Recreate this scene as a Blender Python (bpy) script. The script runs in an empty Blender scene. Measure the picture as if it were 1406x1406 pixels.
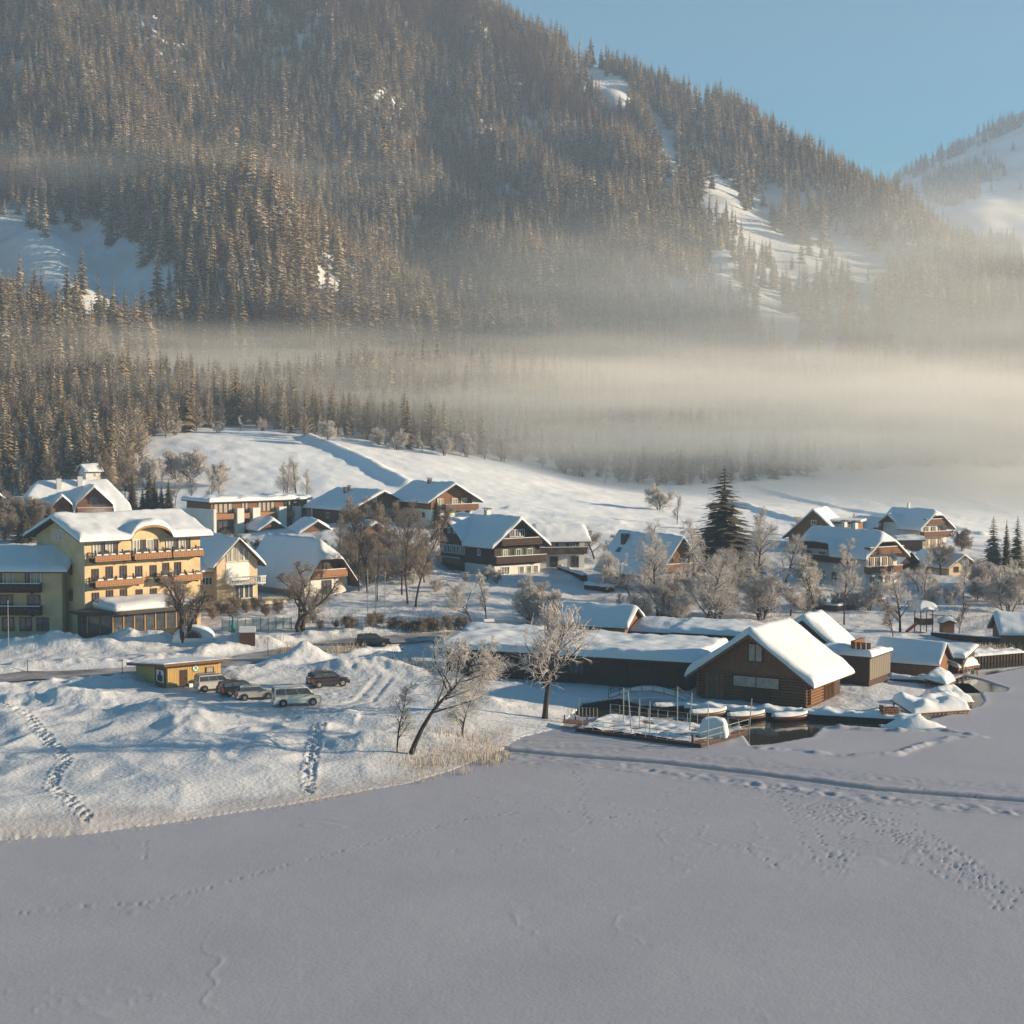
import bpy, math, random
import numpy as np
from mathutils import Vector, Matrix, noise as mnoise
random.seed(7)
sc = bpy.context.scene
R = math.radians
# ------------------------------------------------------------------ camera
F, HC, V0 = 2200.0, 29.5, 590.0
TH = math.atan((703 - V0) / F)
cam_d = bpy.data.cameras.new('camera'); cam = bpy.data.objects.new('camera', cam_d)
sc.collection.objects.link(cam); sc.camera = cam
cam_d.sensor_width = 36; cam_d.lens = 36 * F / 1406; cam_d.clip_start = 1; cam_d.clip_end = 9000
cam.location = (0, 0, HC); cam.rotation_euler = (math.pi / 2 - TH, 0, 0)
# ------------------------------------------------------------------ light
SUN_EL, SUN_AZ = 14.0, 0.0            # azimuth: degrees in front of pure right (+X) towards the viewer
sx = math.cos(R(SUN_AZ)); sy = -math.sin(R(SUN_AZ))
sdir = Vector((sx * math.cos(R(SUN_EL)), sy * math.cos(R(SUN_EL)), math.sin(R(SUN_EL))))
w = bpy.data.worlds.new('World'); sc.world = w; w.use_nodes = True
nt = w.node_tree; bgn = nt.nodes['Background']
sk = nt.nodes.new('ShaderNodeTexSky'); sk.sky_type = 'NISHITA'; sk.sun_disc = False
sk.sun_elevation = R(SUN_EL); sk.sun_rotation = math.atan2(sdir.x, sdir.y)
sk.altitude = 900; sk.air_density = 1.0; sk.dust_density = 0.15; sk.ozone_density = 2.0
hs = nt.nodes.new('ShaderNodeHueSaturation'); hs.inputs['Saturation'].default_value = 2.15; hs.inputs['Hue'].default_value = 0.483; nt.links.new(sk.outputs[0], hs.inputs['Color']); nt.links.new(hs.outputs[0], bgn.inputs[0]); bgn.inputs[1].default_value = 0.058
sun_d = bpy.data.lights.new('sun', 'SUN'); sun_d.energy = 5.0; sun_d.angle = R(0.5); sun_d.color = (1.0, 0.80, 0.55)
sun = bpy.data.objects.new('sun', sun_d); sc.collection.objects.link(sun)
sun.rotation_euler = sdir.to_track_quat('Z', 'Y').to_euler(); sun.location = (200, -50, 200)
sc.view_settings.view_transform = 'Standard'; sc.view_settings.look = 'None'
sc.view_settings.exposure = 0.92; sc.view_settings.gamma = 1; sc.view_settings.use_curve_mapping = False
cy = sc.cycles
cy.max_bounces = 5; cy.diffuse_bounces = 2; cy.glossy_bounces = 2; cy.transmission_bounces = 2
cy.volume_bounces = 3; cy.transparent_max_bounces = 6; cy.use_denoising = True
cy.caustics_reflective = False; cy.caustics_refractive = False
COL = sc.collection
# ------------------------------------------------------------------ helpers
CT, ST = math.cos(TH), math.sin(TH)
def W(u, v, Y):
    a = (u - 703) / F; b = (703 - v) / F
    t = Y / (CT + b * ST)
    return Vector((a * t, Y, HC + (-ST + b * CT) * t))
def WZ(u, v, z):
    a = (u - 703) / F; b = (703 - v) / F
    t = (z - HC) / (-ST + b * CT)
    return Vector((a * t, (CT + b * ST) * t, z))
def PX(x, y, z):
    dz = z - HC
    d = y * CT - dz * ST
    return 703 + F * x / d, 703 - F * (y * ST + dz * CT) / d
def tag(o, label=None, cat=None, group=None, kind=None):
    if label: o['label'] = label
    if cat: o['category'] = cat
    if group: o['group'] = group
    if kind: o['kind'] = kind
    return o
def thing(name, label, cat, loc, rz=0, group=None):
    o = bpy.data.objects.new(name, None); o.empty_display_size = 0.5; COL.objects.link(o)
    o.location = loc; o.rotation_euler = (0, 0, rz)
    return tag(o, label, cat, group)
def link(name, me, parent=None, mat=None, loc=None, rot=None, scale=None):
    o = bpy.data.objects.new(name, me); COL.objects.link(o)
    if parent: o.parent = parent
    if mat and not me.materials: me.materials.append(mat)
    if loc is not None: o.location = loc
    if rot is not None: o.rotation_euler = rot
    if scale is not None: o.scale = scale
    return o
def npmesh(name, verts, faces, smooth=False):
    """verts (n,3), faces (m,k) arrays"""
    me = bpy.data.meshes.new(name)
    verts = np.asarray(verts, dtype=np.float32); faces = np.asarray(faces, dtype=np.int32)
    m, k = faces.shape
    me.vertices.add(len(verts)); me.vertices.foreach_set('co', verts.ravel())
    me.loops.add(m * k); me.loops.foreach_set('vertex_index', faces.ravel())
    me.polygons.add(m); me.polygons.foreach_set('loop_start', np.arange(0, m * k, k, dtype=np.int32))
    me.polygons.foreach_set('loop_total', np.full(m, k, dtype=np.int32))
    if smooth: me.polygons.foreach_set('use_smooth', np.ones(m, dtype=bool))
    me.update(calc_edges=True)
    return me
class MB:
    def __init__(s): s.v = []; s.f = []
    def box(s, c, d, rz=0, rx=0, ry=0):
        m = Matrix.Rotation(rz, 3, 'Z') @ Matrix.Rotation(ry, 3, 'Y') @ Matrix.Rotation(rx, 3, 'X') if (rz or rx or ry) else None
        n = len(s.v)
        for i in (-.5, .5):
            for j in (-.5, .5):
                for k in (-.5, .5):
                    p = Vector((i * d[0], j * d[1], k * d[2]))
                    if m: p = m @ p
                    s.v.append((c[0] + p.x, c[1] + p.y, c[2] + p.z))
        for q in ((0, 1, 3, 2), (4, 6, 7, 5), (0, 4, 5, 1), (2, 3, 7, 6), (0, 2, 6, 4), (1, 5, 7, 3)):
            s.f.append([n + a for a in q])
        return s
    def bb(s, x0, x1, y0, y1, z0, z1):
        return s.box(((x0 + x1) / 2, (y0 + y1) / 2, (z0 + z1) / 2), (x1 - x0, y1 - y0, z1 - z0))
    def tube(s, p0, p1, r0, r1=None, n=6, caps=True):
        r1 = r0 if r1 is None else r1
        p0 = Vector(p0); p1 = Vector(p1); d = (p1 - p0)
        if d.length < 1e-6: return s
        d.normalize(); a = d.orthogonal().normalized(); b = d.cross(a); k = len(s.v)
        for p, r in ((p0, r0), (p1, r1)):
            for i in range(n):
                t = 2 * math.pi * i / n; q = p + (a * math.cos(t) + b * math.sin(t)) * r
                s.v.append(tuple(q))
        for i in range(n):
            j = (i + 1) % n; s.f.append([k + i, k + j, k + n + j, k + n + i])
        if caps:
            s.f.append([k + i for i in range(n)][::-1]); s.f.append([k + n + i for i in range(n)])
        return s
    def poly(s, pts):
        n = len(s.v); s.v += [tuple(p) for p in pts]; s.f.append(list(range(n, n + len(pts)))); return s
    def prism(s, pts, off):
        """extrude planar polygon pts (3d) by vector off"""
        n = len(s.v); k = len(pts); off = Vector(off)
        s.v += [tuple(Vector(p)) for p in pts] + [tuple(Vector(p) + off) for p in pts]
        s.f.append(list(range(n, n + k))[::-1]); s.f.append(list(range(n + k, n + 2 * k)))
        for i in range(k):
            j = (i + 1) % k; s.f.append([n + i, n + j, n + k + j, n + k + i])
        return s
    def mesh(s, name, smooth=False):
        me = bpy.data.meshes.new(name); me.from_pydata(s.v, [], s.f)
        if smooth: me.polygons.foreach_set('use_smooth', [True] * len(me.polygons))
        me.update(); return me
    def build(s, name, mat, parent=None, smooth=False, **k):
        return link(name, s.mesh(name, smooth), parent, mat, **k)
def copy_tree(o, parent=None):
    c = o.copy(); COL.objects.link(c)
    if parent: c.parent = parent
    for ch in list(o.children): copy_tree(ch, c)
    return c
# noise ------------------------------------------------------------
_rs = np.random.RandomState(5); _tab = _rs.rand(256, 256)
def vnoise(x, y, seed=0):
    x = x + seed * 17.31; y = y + seed * 9.77
    xi = np.floor(x).astype(int); yi = np.floor(y).astype(int)
    fx = x - xi; fy = y - yi
    fx = fx * fx * (3 - 2 * fx); fy = fy * fy * (3 - 2 * fy)
    x0 = xi & 255; x1 = (xi + 1) & 255; y0 = yi & 255; y1 = (yi + 1) & 255
    return (_tab[x0, y0] * (1 - fx) + _tab[x1, y0] * fx) * (1 - fy) + (_tab[x0, y1] * (1 - fx) + _tab[x1, y1] * fx) * fy - 0.5
def fbm(x, y, s, octv=4, seed=0, gain=0.5):
    r = 0; a = 1
    for i in range(octv):
        r = r + a * vnoise(x / s, y / s, seed + i); s /= 2.03; a *= gain
    return r
def sstep(a, b, x):
    t = np.clip((x - a) / (b - a), 0, 1); return t * t * (3 - 2 * t)
# ------------------------------------------------------------------ materials
def mat(name, col, rough=0.7, noise=0.0, nscale=3.0, col2=None, bump=0.0, bscale=8.0, metal=0.0, stretch=None, spec=0.3, snow=0.0, coat=0.0, alpha=None, det=4, rnd=False):
    m = bpy.data.materials.new(name); m.use_nodes = True
    t = m.node_tree; b = t.nodes['Principled BSDF']
    b.inputs['Base Color'].default_value = (*col, 1); b.inputs['Roughness'].default_value = rough
    b.inputs['Metallic'].default_value = metal; b.inputs['Specular IOR Level'].default_value = spec
    b.inputs['Coat Weight'].default_value = coat
    if alpha is not None: b.inputs['Alpha'].default_value = alpha
    tc = t.nodes.new('ShaderNodeTexCoord'); src = tc.outputs['Object']
    if stretch:
        mp = t.nodes.new('ShaderNodeMapping'); mp.inputs['Scale'].default_value = stretch
        t.links.new(src, mp.inputs[0]); src = mp.outputs[0]
    last = None
    if noise > 0 or col2:
        n = t.nodes.new('ShaderNodeTexNoise'); n.inputs['Scale'].default_value = nscale; n.inputs['Detail'].default_value = det
        t.links.new(src, n.inputs['Vector'])
        mr = t.nodes.new('ShaderNodeMapRange'); mr.inputs[1].default_value = 0.3; mr.inputs[2].default_value = 0.7
        t.links.new(n.outputs['Fac'], mr.inputs[0])
        mx = t.nodes.new('ShaderNodeMix'); mx.data_type = 'RGBA'
        c2 = col2 if col2 else tuple(max(0, c * (1 - noise)) for c in col)
        mx.inputs[6].default_value = (*col, 1); mx.inputs[7].default_value = (*c2, 1)
        t.links.new(mr.outputs[0], mx.inputs[0]); last = mx.outputs[2]
    if snow > 0:
        g = t.nodes.new('ShaderNodeNewGeometry'); sp = t.nodes.new('ShaderNodeSeparateXYZ')
        t.links.new(g.outputs['Normal'], sp.inputs[0])
        n2 = t.nodes.new('ShaderNodeTexNoise'); n2.inputs['Scale'].default_value = nscale * 1.7
        t.links.new(tc.outputs['Object'], n2.inputs['Vector'])
        ad = t.nodes.new('ShaderNodeMath'); ad.operation = 'ADD'
        t.links.new(sp.outputs['Z'], ad.inputs[0]); t.links.new(n2.outputs['Fac'], ad.inputs[1])
        mr2 = t.nodes.new('ShaderNodeMapRange'); mr2.inputs[1].default_value = 1.35 - snow; mr2.inputs[2].default_value = 1.55 - snow
        t.links.new(ad.outputs[0], mr2.inputs[0])
        mx2 = t.nodes.new('ShaderNodeMix'); mx2.data_type = 'RGBA'
        mx2.inputs[6].default_value = (*col, 1)
        if last: t.links.new(last, mx2.inputs[6])
        mx2.inputs[7].default_value = (0.78, 0.79, 0.8, 1)
        t.links.new(mr2.outputs[0], mx2.inputs[0]); last = mx2.outputs[2]
    if rnd:
        oi = t.nodes.new('ShaderNodeObjectInfo'); r1 = t.nodes.new('ShaderNodeMapRange'); r1.inputs[3].default_value = .5; r1.inputs[4].default_value = 1.45
        t.links.new(oi.outputs['Random'], r1.inputs[0]); vm = t.nodes.new('ShaderNodeVectorMath'); vm.operation = 'SCALE'
        t.links.new(last, vm.inputs[0]); t.links.new(r1.outputs[0], vm.inputs['Scale']); last = vm.outputs[0]
    if last: t.links.new(last, b.inputs['Base Color'])
    if bump > 0:
        n3 = t.nodes.new('ShaderNodeTexNoise'); n3.inputs['Scale'].default_value = bscale; n3.inputs['Detail'].default_value = 5
        t.links.new(src, n3.inputs['Vector'])
        bp = t.nodes.new('ShaderNodeBump'); bp.inputs['Strength'].default_value = 1.0; bp.inputs['Distance'].default_value = bump
        t.links.new(n3.outputs['Fac'], bp.inputs['Height']); t.links.new(bp.outputs[0], b.inputs['Normal'])
    return m
M = {}
M['snow'] = mat('fresh_snow', (0.73, 0.74, 0.76), 0.7, bump=0.03, bscale=3)
M['bark'] = mat('bark', (0.07, 0.05, 0.038), 0.9, noise=0.5, nscale=6, stretch=(1, 1, .3), snow=0.12, bump=0.02, bscale=10)
M['twig'] = mat('frosted_twigs', (0.46, 0.41, 0.37), 0.9, col2=(0.72, 0.67, 0.64), nscale=0.9)
M['twig_dark'] = mat('brown_twigs', (0.20, 0.155, 0.12), 0.9, col2=(0.36, 0.30, 0.25), nscale=0.9)
M['twig_white'] = mat('hoarfrost_twigs', (0.50, 0.46, 0.42), 0.9, col2=(0.72, 0.69, 0.66), nscale=0.9)
M['needle'] = mat('spruce_needles', (0.07, 0.068, 0.042), 0.85, col2=(0.16, 0.135, 0.085), nscale=0.35, snow=-0.04)
M['needle_far'] = mat('forest_needles', (0.16, 0.12, 0.065), 0.9, col2=(0.56, 0.41, 0.225), nscale=0.15, rnd=True)
M['needle_frost'] = mat('frosted_needles', (0.30, 0.235, 0.155), 0.9, col2=(0.62, 0.50, 0.34), nscale=0.3, rnd=True)
M['larch'] = mat('larch_twigs', (0.22, 0.13, 0.065), 0.9, col2=(0.40, 0.26, 0.14), nscale=0.3, rnd=True)
M['larch_grey'] = mat('bare_forest_twigs', (0.28, 0.22, 0.16), 0.9, col2=(0.50, 0.42, 0.32), nscale=0.3, rnd=True)
# ------------------------------------------------------------------ terrain height field
CP = []
def cz(u, v, z): p = WZ(u, v, z); CP.append((p.x, p.y, z))
def cy_(u, v, Y): p = W(u, v, Y); CP.append((p.x, p.y, p.z))
for a in [(-250,1100,.8),(0,1100,.8),(200,1080,.8),(400,1050,.8),(560,1035,.8),(0,1000,1.3),(200,990,1.3),(400,1000,1.2),(-250,980,1.4),
          (300,950,1.4),(430,968,1.3),(600,960,1.0),(740,985,.7),(60,928,1.5),(-250,935,1.5),(310,912,1.6),(480,886,1.8),(600,880,2.0),(0,895,2.2),(-250,880,2.6),
          (0,866,2.6),(120,872,2.6),(270,878,2.6),(400,868,2.6),(450,830,3.6),(350,828,3.3),(600,850,2.8),(520,800,5.2),(700,850,2.6),(800,860,2.0),
          (1000,880,1.2),(1150,890,1.0),(1250,872,1.1),(1380,880,.8),(1650,880,.8),(1300,830,1.9),(1200,812,3.0),(1406,825,1.8),(1650,830,2),(1000,805,3.6),(880,805,3.8),
          (690,790,5.0),(620,775,6),(800,775,5.2),(600,712,11.5),(500,722,10.5),(450,760,7),(350,735,9),(250,738,8.5),(100,712,11),(-100,715,11),(-250,780,7),(-100,790,5.5),
          (1120,745,7.3),(1250,757,6.4),(1300,792,4.2),(1400,785,4.3),(1650,790,4.3),(760,735,8.5),(900,745,7.6),(1000,750,7.3)]: cz(*a)
for a in [(250,600,430),(400,598,440),(550,618,440),(700,640,450),(850,668,470),(400,650,385),(550,672,375),(700,690,370),(900,712,370),(1100,712,385),(1300,725,385),(1406,740,380),
          (1650,745,380),(1000,668,470),(1200,672,480),(1406,690,480),(1650,690,480),(100,655,385),(0,660,385),(-250,650,385),(200,650,385),(0,600,440),(-250,600,440),
          (-250,480,600),(0,490,600),(300,490,640),(600,495,640),(900,500,680),(1100,510,700),(1250,520,700),(1406,530,700),(1650,540,700),(1000,590,560),(1300,610,560),(700,570,540),
          (-250,320,820),(0,350,800),(300,310,880),(600,300,950),(900,300,1020),(1100,360,950),(1250,410,860),(1406,460,830),(1650,500,830),
          (-250,130,1050),(0,150,1050),(300,110,1150),(600,130,1220),(750,150,1250),(1000,230,1200),
          (-250,-60,1300),(0,-50,1300),(300,-50,1330),(500,-40,1380),(620,-10,1430),(700,22,1450),(830,88,1420),(950,140,1400),(1100,212,1350),(1200,262,1300),(1300,325,1200),(1406,385,1100),(1650,470,1000)]: cy_(*a)
for a in [(-250,-60,1300),(0,-50,1300),(300,-50,1330),(620,-10,1430),(830,88,1420),(1100,212,1350),(1300,325,1200),(1650,470,1000)]:
    p = W(*a); CP.append((p.x * 1.15, p.y + 330, p.z - 110)); CP.append((p.x * 1.3, p.y + 650, p.z - 330))
CPa = np.array(CP)
def _k(r2): return np.where(r2 > 0, 0.5 * r2 * np.log(r2 + 1e-12), 0)
_n = len(CPa); _S = 300.0
_x = CPa[:, 0] / _S; _y = np.log(CPa[:, 1] / 100) * 1.6      # log depth: even spacing of the controls
_K = _k((_x[:, None] - _x) ** 2 + (_y[:, None] - _y) ** 2) + np.eye(_n) * 0.0004
_P = np.c_[np.ones(_n), _x, _y]
_A = np.block([[_K, _P], [_P.T, np.zeros((3, 3))]])
_wt = np.linalg.solve(_A, np.r_[CPa[:, 2], 0, 0, 0])
def tps(X, Y):
    sh = X.shape; x = X.ravel() / _S; y = np.log(np.maximum(Y.ravel(), 60) / 100) * 1.6
    r = _wt[_n] + _wt[_n + 1] * x + _wt[_n + 2] * y
    for i in range(_n): r = r + _wt[i] * _k((x - _x[i]) ** 2 + (y - _y[i]) ** 2)
    return r.reshape(sh)
# land outline along the water, as points on the lake plane
SHORE_PX = [(-320,1190),(-100,1168),(0,1155),(120,1146),(250,1128),(400,1105),(500,1086),(560,1076),(620,1058),(680,1034),(720,1012),(770,1000),(800,965),(850,958),(880,968),(935,968),
            (1000,975),(1100,975),(1160,985),(1230,985),(1262,975),(1275,950),(1255,935),(1300,925),(1322,905),(1300,895),(1330,905),(1406,893),(1500,890),(1700,885)]
shore = [WZ(u, v, 0) for u, v in SHORE_PX]
SH = np.array([(p.x, p.y) for p in shore])
def seg_dist(X, Y, pts):
    best = np.full(X.shape, 1e9)
    for (x0, y0), (x1, y1) in zip(pts[:-1], pts[1:]):
        dx, dy = x1 - x0, y1 - y0; L = dx * dx + dy * dy + 1e-9
        t = np.clip(((X - x0) * dx + (Y - y0) * dy) / L, 0, 1)
        best = np.minimum(best, np.hypot(X - x0 - t * dx, Y - y0 - t * dy))
    return best
def inside(X, Y, poly):
    r = np.zeros(X.shape, bool); n = len(poly)
    for i in range(n):
        x0, y0 = poly[i]; x1, y1 = poly[(i + 1) % n]
        c = ((y0 > Y) != (y1 > Y)) & (X < (x1 - x0) * (Y - y0) / (y1 - y0 + 1e-12) + x0)
        r ^= c
    return r
LANDPOLY = list(map(tuple, SH)) + [(3000, SH[-1][1]), (3000, 5000), (-3000, 5000), (-3000, SH[0][1])]
ROAD = [WZ(u, v, z) for u, v, z in [(-350,950,1.5),(-100,939,1.5),(60,929,1.5),(190,922,1.55),(310,911,1.6),(400,897,1.7),(480,885,1.8),(560,878,2.0),(640,872,2.1)]]
ROADXY = np.array([(p.x, p.y) for p in ROAD])
LANE = np.array([tuple(WZ(u, v, 1.4).xy) for u, v in [(215,985),(300,965),(360,968),(440,975),(500,960),(530,925),(430,915),(330,915)]])
def lotmask(X, Y):
    c = WZ(345, 962, 1.4); c2 = WZ(455, 945, 1.4)
    d = np.sqrt(((X - c.x) / 13) ** 2 + ((Y - c.y) / 9) ** 2); d2 = np.sqrt(((X - c2.x) / 9) ** 2 + ((Y - c2.y) / 14) ** 2)
    return 1 - sstep(0.8, 1.1, np.minimum(d, d2))
PADS = []        # (x, y, radius, z) flattened spots under buildings
SHALLOW = []
HEAPS = [(395,908,4,1.6,1.2),(495,918,7,2.5,1.5),(200,893,8,1.6,1.4),(330,893,6,1.5,1.4),(75,898,9,1.6,1.4),(80,957,6,2.8,1.3),
         (560,905,6,2.5,1.3),(150,940,4,1.6,.8),(235,975,7,2.2,1.0),(700,960,5,2,.8),(840,944,4,2,2.0),(1135,966,2.6,1.6,1.2),(30,925,5,1.5,.9),(600,1005,5,2,1.0),(650,1010,4,2,.9),(520,1010,6,2,.7)]
BANKS = [[W(425,595,440),W(500,630,410),W(560,665,380)],[W(1000,672,430),W(1100,712,372)],[W(1040,655,470),W(1200,690,420),W(1350,725,375)],[W(700,700,352),W(850,720,345)]]
BANKS = [[(p.x, p.y) for p in b] for b in BANKS]
def mounds(X, Y, s, seed):
    # rounded heaps with creases between
    a = fbm(X, Y, s, 2, seed); b = fbm(X + 40, Y - 13, s * .8, 2, seed + 5)
    return 0.5 - np.minimum(np.abs(a), np.abs(b)) * 2.2
def height(X, Y):
    X = np.asarray(X, float); Y = np.asarray(Y, float)
    z = tps(X, Y)
    # mountain relief: ribs running down to the right
    mt = sstep(480, 800, Y)
    q = X * 0.9 + Y * 0.42
    rib = fbm(q, Y * 0.25 - X * .1, 150, 3, 3)
    q2 = fbm(q * 1.0, Y * .22 - X * .08, 55, 2, 13)
    z = z + mt * (1 - .65 * sstep(60, 230, X)) * (rib * 55 + q2 * 26 + fbm(X, Y, 60, 3, 9) * 14)
    z = z + 34 * np.exp(-((X + 125) / 52) ** 2 - ((Y - 810) / 110) ** 2)  # hill added on the sun side to throw shade across the left clearing
    near = Y < 560
    hill = sstep(320, 380, Y) * (1 - mt)
    z = z + hill * (fbm(X, Y, 30, 3, 21) * 1.0 + fbm(X, Y * 1.6 + X * .5, 4, 3, 22) * 0.30)
    if np.any(Y < 560):
        for hi, bk in enumerate(BANKS): z = z + (1.9 if hi == 0 else .9) * np.exp(-(seg_dist(X, Y, bk) / (2.6 if hi == 0 else 1.3)) ** 2)
    vil = 1 - sstep(330, 380, Y)
    if np.any(near):
        d = seg_dist(X, Y, SH); ins = inside(X, Y, LANDPOLY)
        drd = seg_dist(X, Y, ROADXY); lot = lotmask(X, Y)
        fl = np.minimum(sstep(3.0, 5.5, drd), 1 - lot)
        fine = fbm(X, Y, 1.3, 3, 38) * .20
        bank = np.exp(-((drd - 6.5) / 2.0) ** 2)
        bump = fbm(X, Y * .7, 9, 2, 31) * .75 + mounds(X, Y * .75, 6.5, 40) * 0.42 + fbm(X, Y * .7, 2.2, 2, 33) * 0.14
        rough = fbm(X, Y, 1.1, 2, 35) * 0.35
        calm = 0.75 + 0.25 * sstep(0, 14, d)
        bb = (bump + fine * (Y > 160)) * fl * calm * (0.7 + .5 * np.exp(-((Y - 156) / 16) ** 2) * (X < -15))
        bb = bb + bank * fl * (0.55 + rough * 1.3 + fbm(X, Y, 4, 2, 50) * .9) * (Y > 150)
        for hi, (hu, hv, hrx, hry, hh) in enumerate(HEAPS):
            hp = WZ(hu, hv, 1.6); r2 = ((X - hp.x) / hrx) ** 2 + ((Y - hp.y) / hry) ** 2
            bb = bb + hh * np.exp(-(r2 * 1.1) ** 1.3) * np.maximum(0, 1 + fbm(X, Y, 2.2, 3, 60 + hi) * .8) * np.minimum(sstep(2.2, 3.6, drd), 1)
        dl = seg_dist(X, Y, LANE)
        bb = bb + (1 - fl) * (fbm(X, Y, 0.9, 2, 37) * 0.10 - .09 * np.exp(-((dl - .8) / .28) ** 2) + .05 * np.exp(-((dl - 1.35) / .25) ** 2))
        bb = bb * vil + 0.0
        for (px, py, pr, pz) in PADS:
            m = 1 - sstep(pr * 0.85, pr * 1.25, np.hypot(X - px, Y - py))
            z = z * (1 - m) + pz * m; bb = bb * (1 - m * .9)
        k = sstep(-1, 9, d) * 0.8 + sstep(0, 2.0, d) * 0.2
        zl = (z + bb) * k
        zz = np.where(ins, np.maximum(zl, -0.2), -0.3 - np.minimum(d, 3) * .3)
        z = np.where(near, zz, z)
    return z
SKY_T = [(560,-40),(640,-25),(690,5),(740,30),(800,60),(850,75),(900,95),(945,110),(1000,130),(1050,160),(1100,185),(1150,212),(1200,240),(1250,272),(1300,305),(1350,338),(1406,355),(1500,385),(1650,430)]
_cu = np.linspace(520, 1680, 90); _cc = np.zeros(90); _h0 = height
def height(X, Y):
    X = np.asarray(X, float); Y = np.asarray(Y, float); z = _h0(X, Y)
    if not np.any(Y > 600): return z
    u = 703 + F * X / Y
    return z - np.interp(u, _cu, _cc) * Y / F * sstep(620, 1050, Y) * sstep(520, 620, u)
for _it in range(3):
    _yy = np.linspace(600, 1900, 160); _s = (_cu - 703) / F
    _X, _Y = _s[None, :] * _yy[:, None], np.repeat(_yy[:, None], 90, 1)
    _u, _v = PX(_X, _Y, height(_X, _Y)); _sil = _v.min(axis=0); _yb = _yy[_v.argmin(axis=0)]
    _tg = np.interp(_cu, [a[0] for a in SKY_T], [a[1] for a in SKY_T]) + 21 * F / _yb * .82
    _cc = _cc + (_tg - _sil)
def hz(x, y): return float(height(np.array([x]), np.array([y]))[0])
def dents(X, Y, Z, pts, rad, dep, s_arr, y_arr):
    """stamp small hollows (with a raised lip) at pts in a fan grid"""
    for (px, py) in pts:
        j0 = np.searchsorted(y_arr, py - rad * 2.2); j1 = np.searchsorted(y_arr, py + rad * 2.2)
        i0 = np.searchsorted(s_arr, (px - rad * 2.2) / py); i1 = np.searchsorted(s_arr, (px + rad * 2.2) / py)
        if j1 <= j0 or i1 <= i0: continue
        xs = X[j0:j1, i0:i1]; ys = Y[j0:j1, i0:i1]
        r = np.hypot(xs - px, ys - py) / rad
        Z[j0:j1, i0:i1] += -dep * np.exp(-(r * 1.25) ** 4) + dep * .3 * np.exp(-((r - 1.35) / .35) ** 2)
def steps(px_pts, z, stride=0.62, half=0.17, jit=0.06):
    P = [WZ(u, v, z) for u, v in px_pts]; out = []; acc = 0; side = 1
    for a, b in zip(P[:-1], P[1:]):
        L = (b - a).length; d = (b - a).normalized(); n = Vector((-d.y, d.x, 0))
        t = acc
        while t < L:
            q = a + d * t + n * side * half
            out.append((q.x + random.gauss(0, jit), q.y + random.gauss(0, jit))); side = -side; t += stride * random.uniform(.85, 1.15)
        acc = t - L
    return out
def fan(s_arr, y_arr): 
    S_, Y_ = np.meshgrid(s_arr, y_arr); return S_ * Y_, Y_
def gridfaces(nr, nc, keep=None):
    idx = np.arange(nr * nc).reshape(nr, nc)
    f = np.stack([idx[:-1, :-1], idx[:-1, 1:], idx[1:, 1:], idx[1:, :-1]], -1).reshape(-1, 4)
    if keep is not None: f = f[keep.ravel()]
    return f
def compact(v, f):
    used = np.unique(f); mp = np.full(len(v), -1); mp[used] = np.arange(len(used)); return v[used], mp[f]
# ------------------------------------------------------------------ flattened building pads: u, v, z, local centre offset, radius
PADSPEC = [(117,875,2.7,28,8,6,12),(86,872,2.7,-16,-8,4,11),(298,830,3.4,25,3.2,5.5,7),(415,820,3.9,35,4.7,7,9),(289,735,8.6,30,11,4.7,12),
           (486,722,10.3,35,6.5,8,10),(593,717,11.3,30,4.5,7,8),(680,790,4.9,35,4.6,8,9),(740,778,5.2,10,4.5,4,6),(905,815,3.7,35,3.7,8,8),
           (1188,808,3.0,48,3.7,7,8),(1266,752,6.4,45,3.5,5,6),(1302,791,4.2,40,2.5,5.5,6)]
for (u, v, z, rz, cx, cyy, rr) in PADSPEC:
    rz += math.degrees(math.atan((703 - u) / F))
    p = WZ(u, v, z); c, s = math.cos(R(rz)), math.sin(R(rz))
    PADS.append((p.x + cx * c - cyy * s, p.y + cx * s + cyy * c, rr, z - 0.1))
for (u, v, rr) in ((945,952,6),(880,948,7),(800,938,7),(720,928,7),(650,918,7),(600,908,6),(960,930,9),(870,918,9),(780,908,9),(690,900,8)):
    p = WZ(u, v, .35); PADS.append((p.x, p.y, rr, .30))
# ------------------------------------------------------------------ ground sheets
def geo(a, b, n): return np.geomspace(a, b, n)
def soft_rows(Y0, Y1, dy): return np.arange(Y0, Y1, dy)
# snow-covered shore and village ground
s_n = np.linspace(-0.44, 0.44, 640)
y_n = np.concatenate([np.arange(96, 250, 0.36), np.arange(250, 330, 0.6), np.arange(330, 500, 1.6), np.arange(500, 562, 3.0)])
X, Y = fan(s_n, y_n); Z = height(X, Y)
for path in [[(30,985),(48,1000),(62,1012),(80,1030),(93,1048),(78,1062),(70,1078),(88,1095),(105,1108),(122,1122)],
             [(440,1003),(436,1020),(428,1038),(425,1055),(424,1078)], [(440,1005),(432,1022),(430,1040),(426,1062)], [(0,975),(30,985)]]:
    dents(X, Y, Z, steps(path, 0.9, .62, .22), 0.30, 0.30, s_n, y_n)
for k in range(260):      # trampled, tyre-rutted snow in the car park
    c = WZ(random.uniform(300, 520), random.uniform(950, 985), 1.3)
    dents(X, Y, Z, [(c.x, c.y)], random.uniform(.2, .5), .07, s_n, y_n)
q = (Z[:-1, :-1] > -0.25) | (Z[1:, 1:] > -0.25) | (Z[:-1, 1:] > -0.25) | (Z[1:, :-1] > -0.25)
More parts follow.
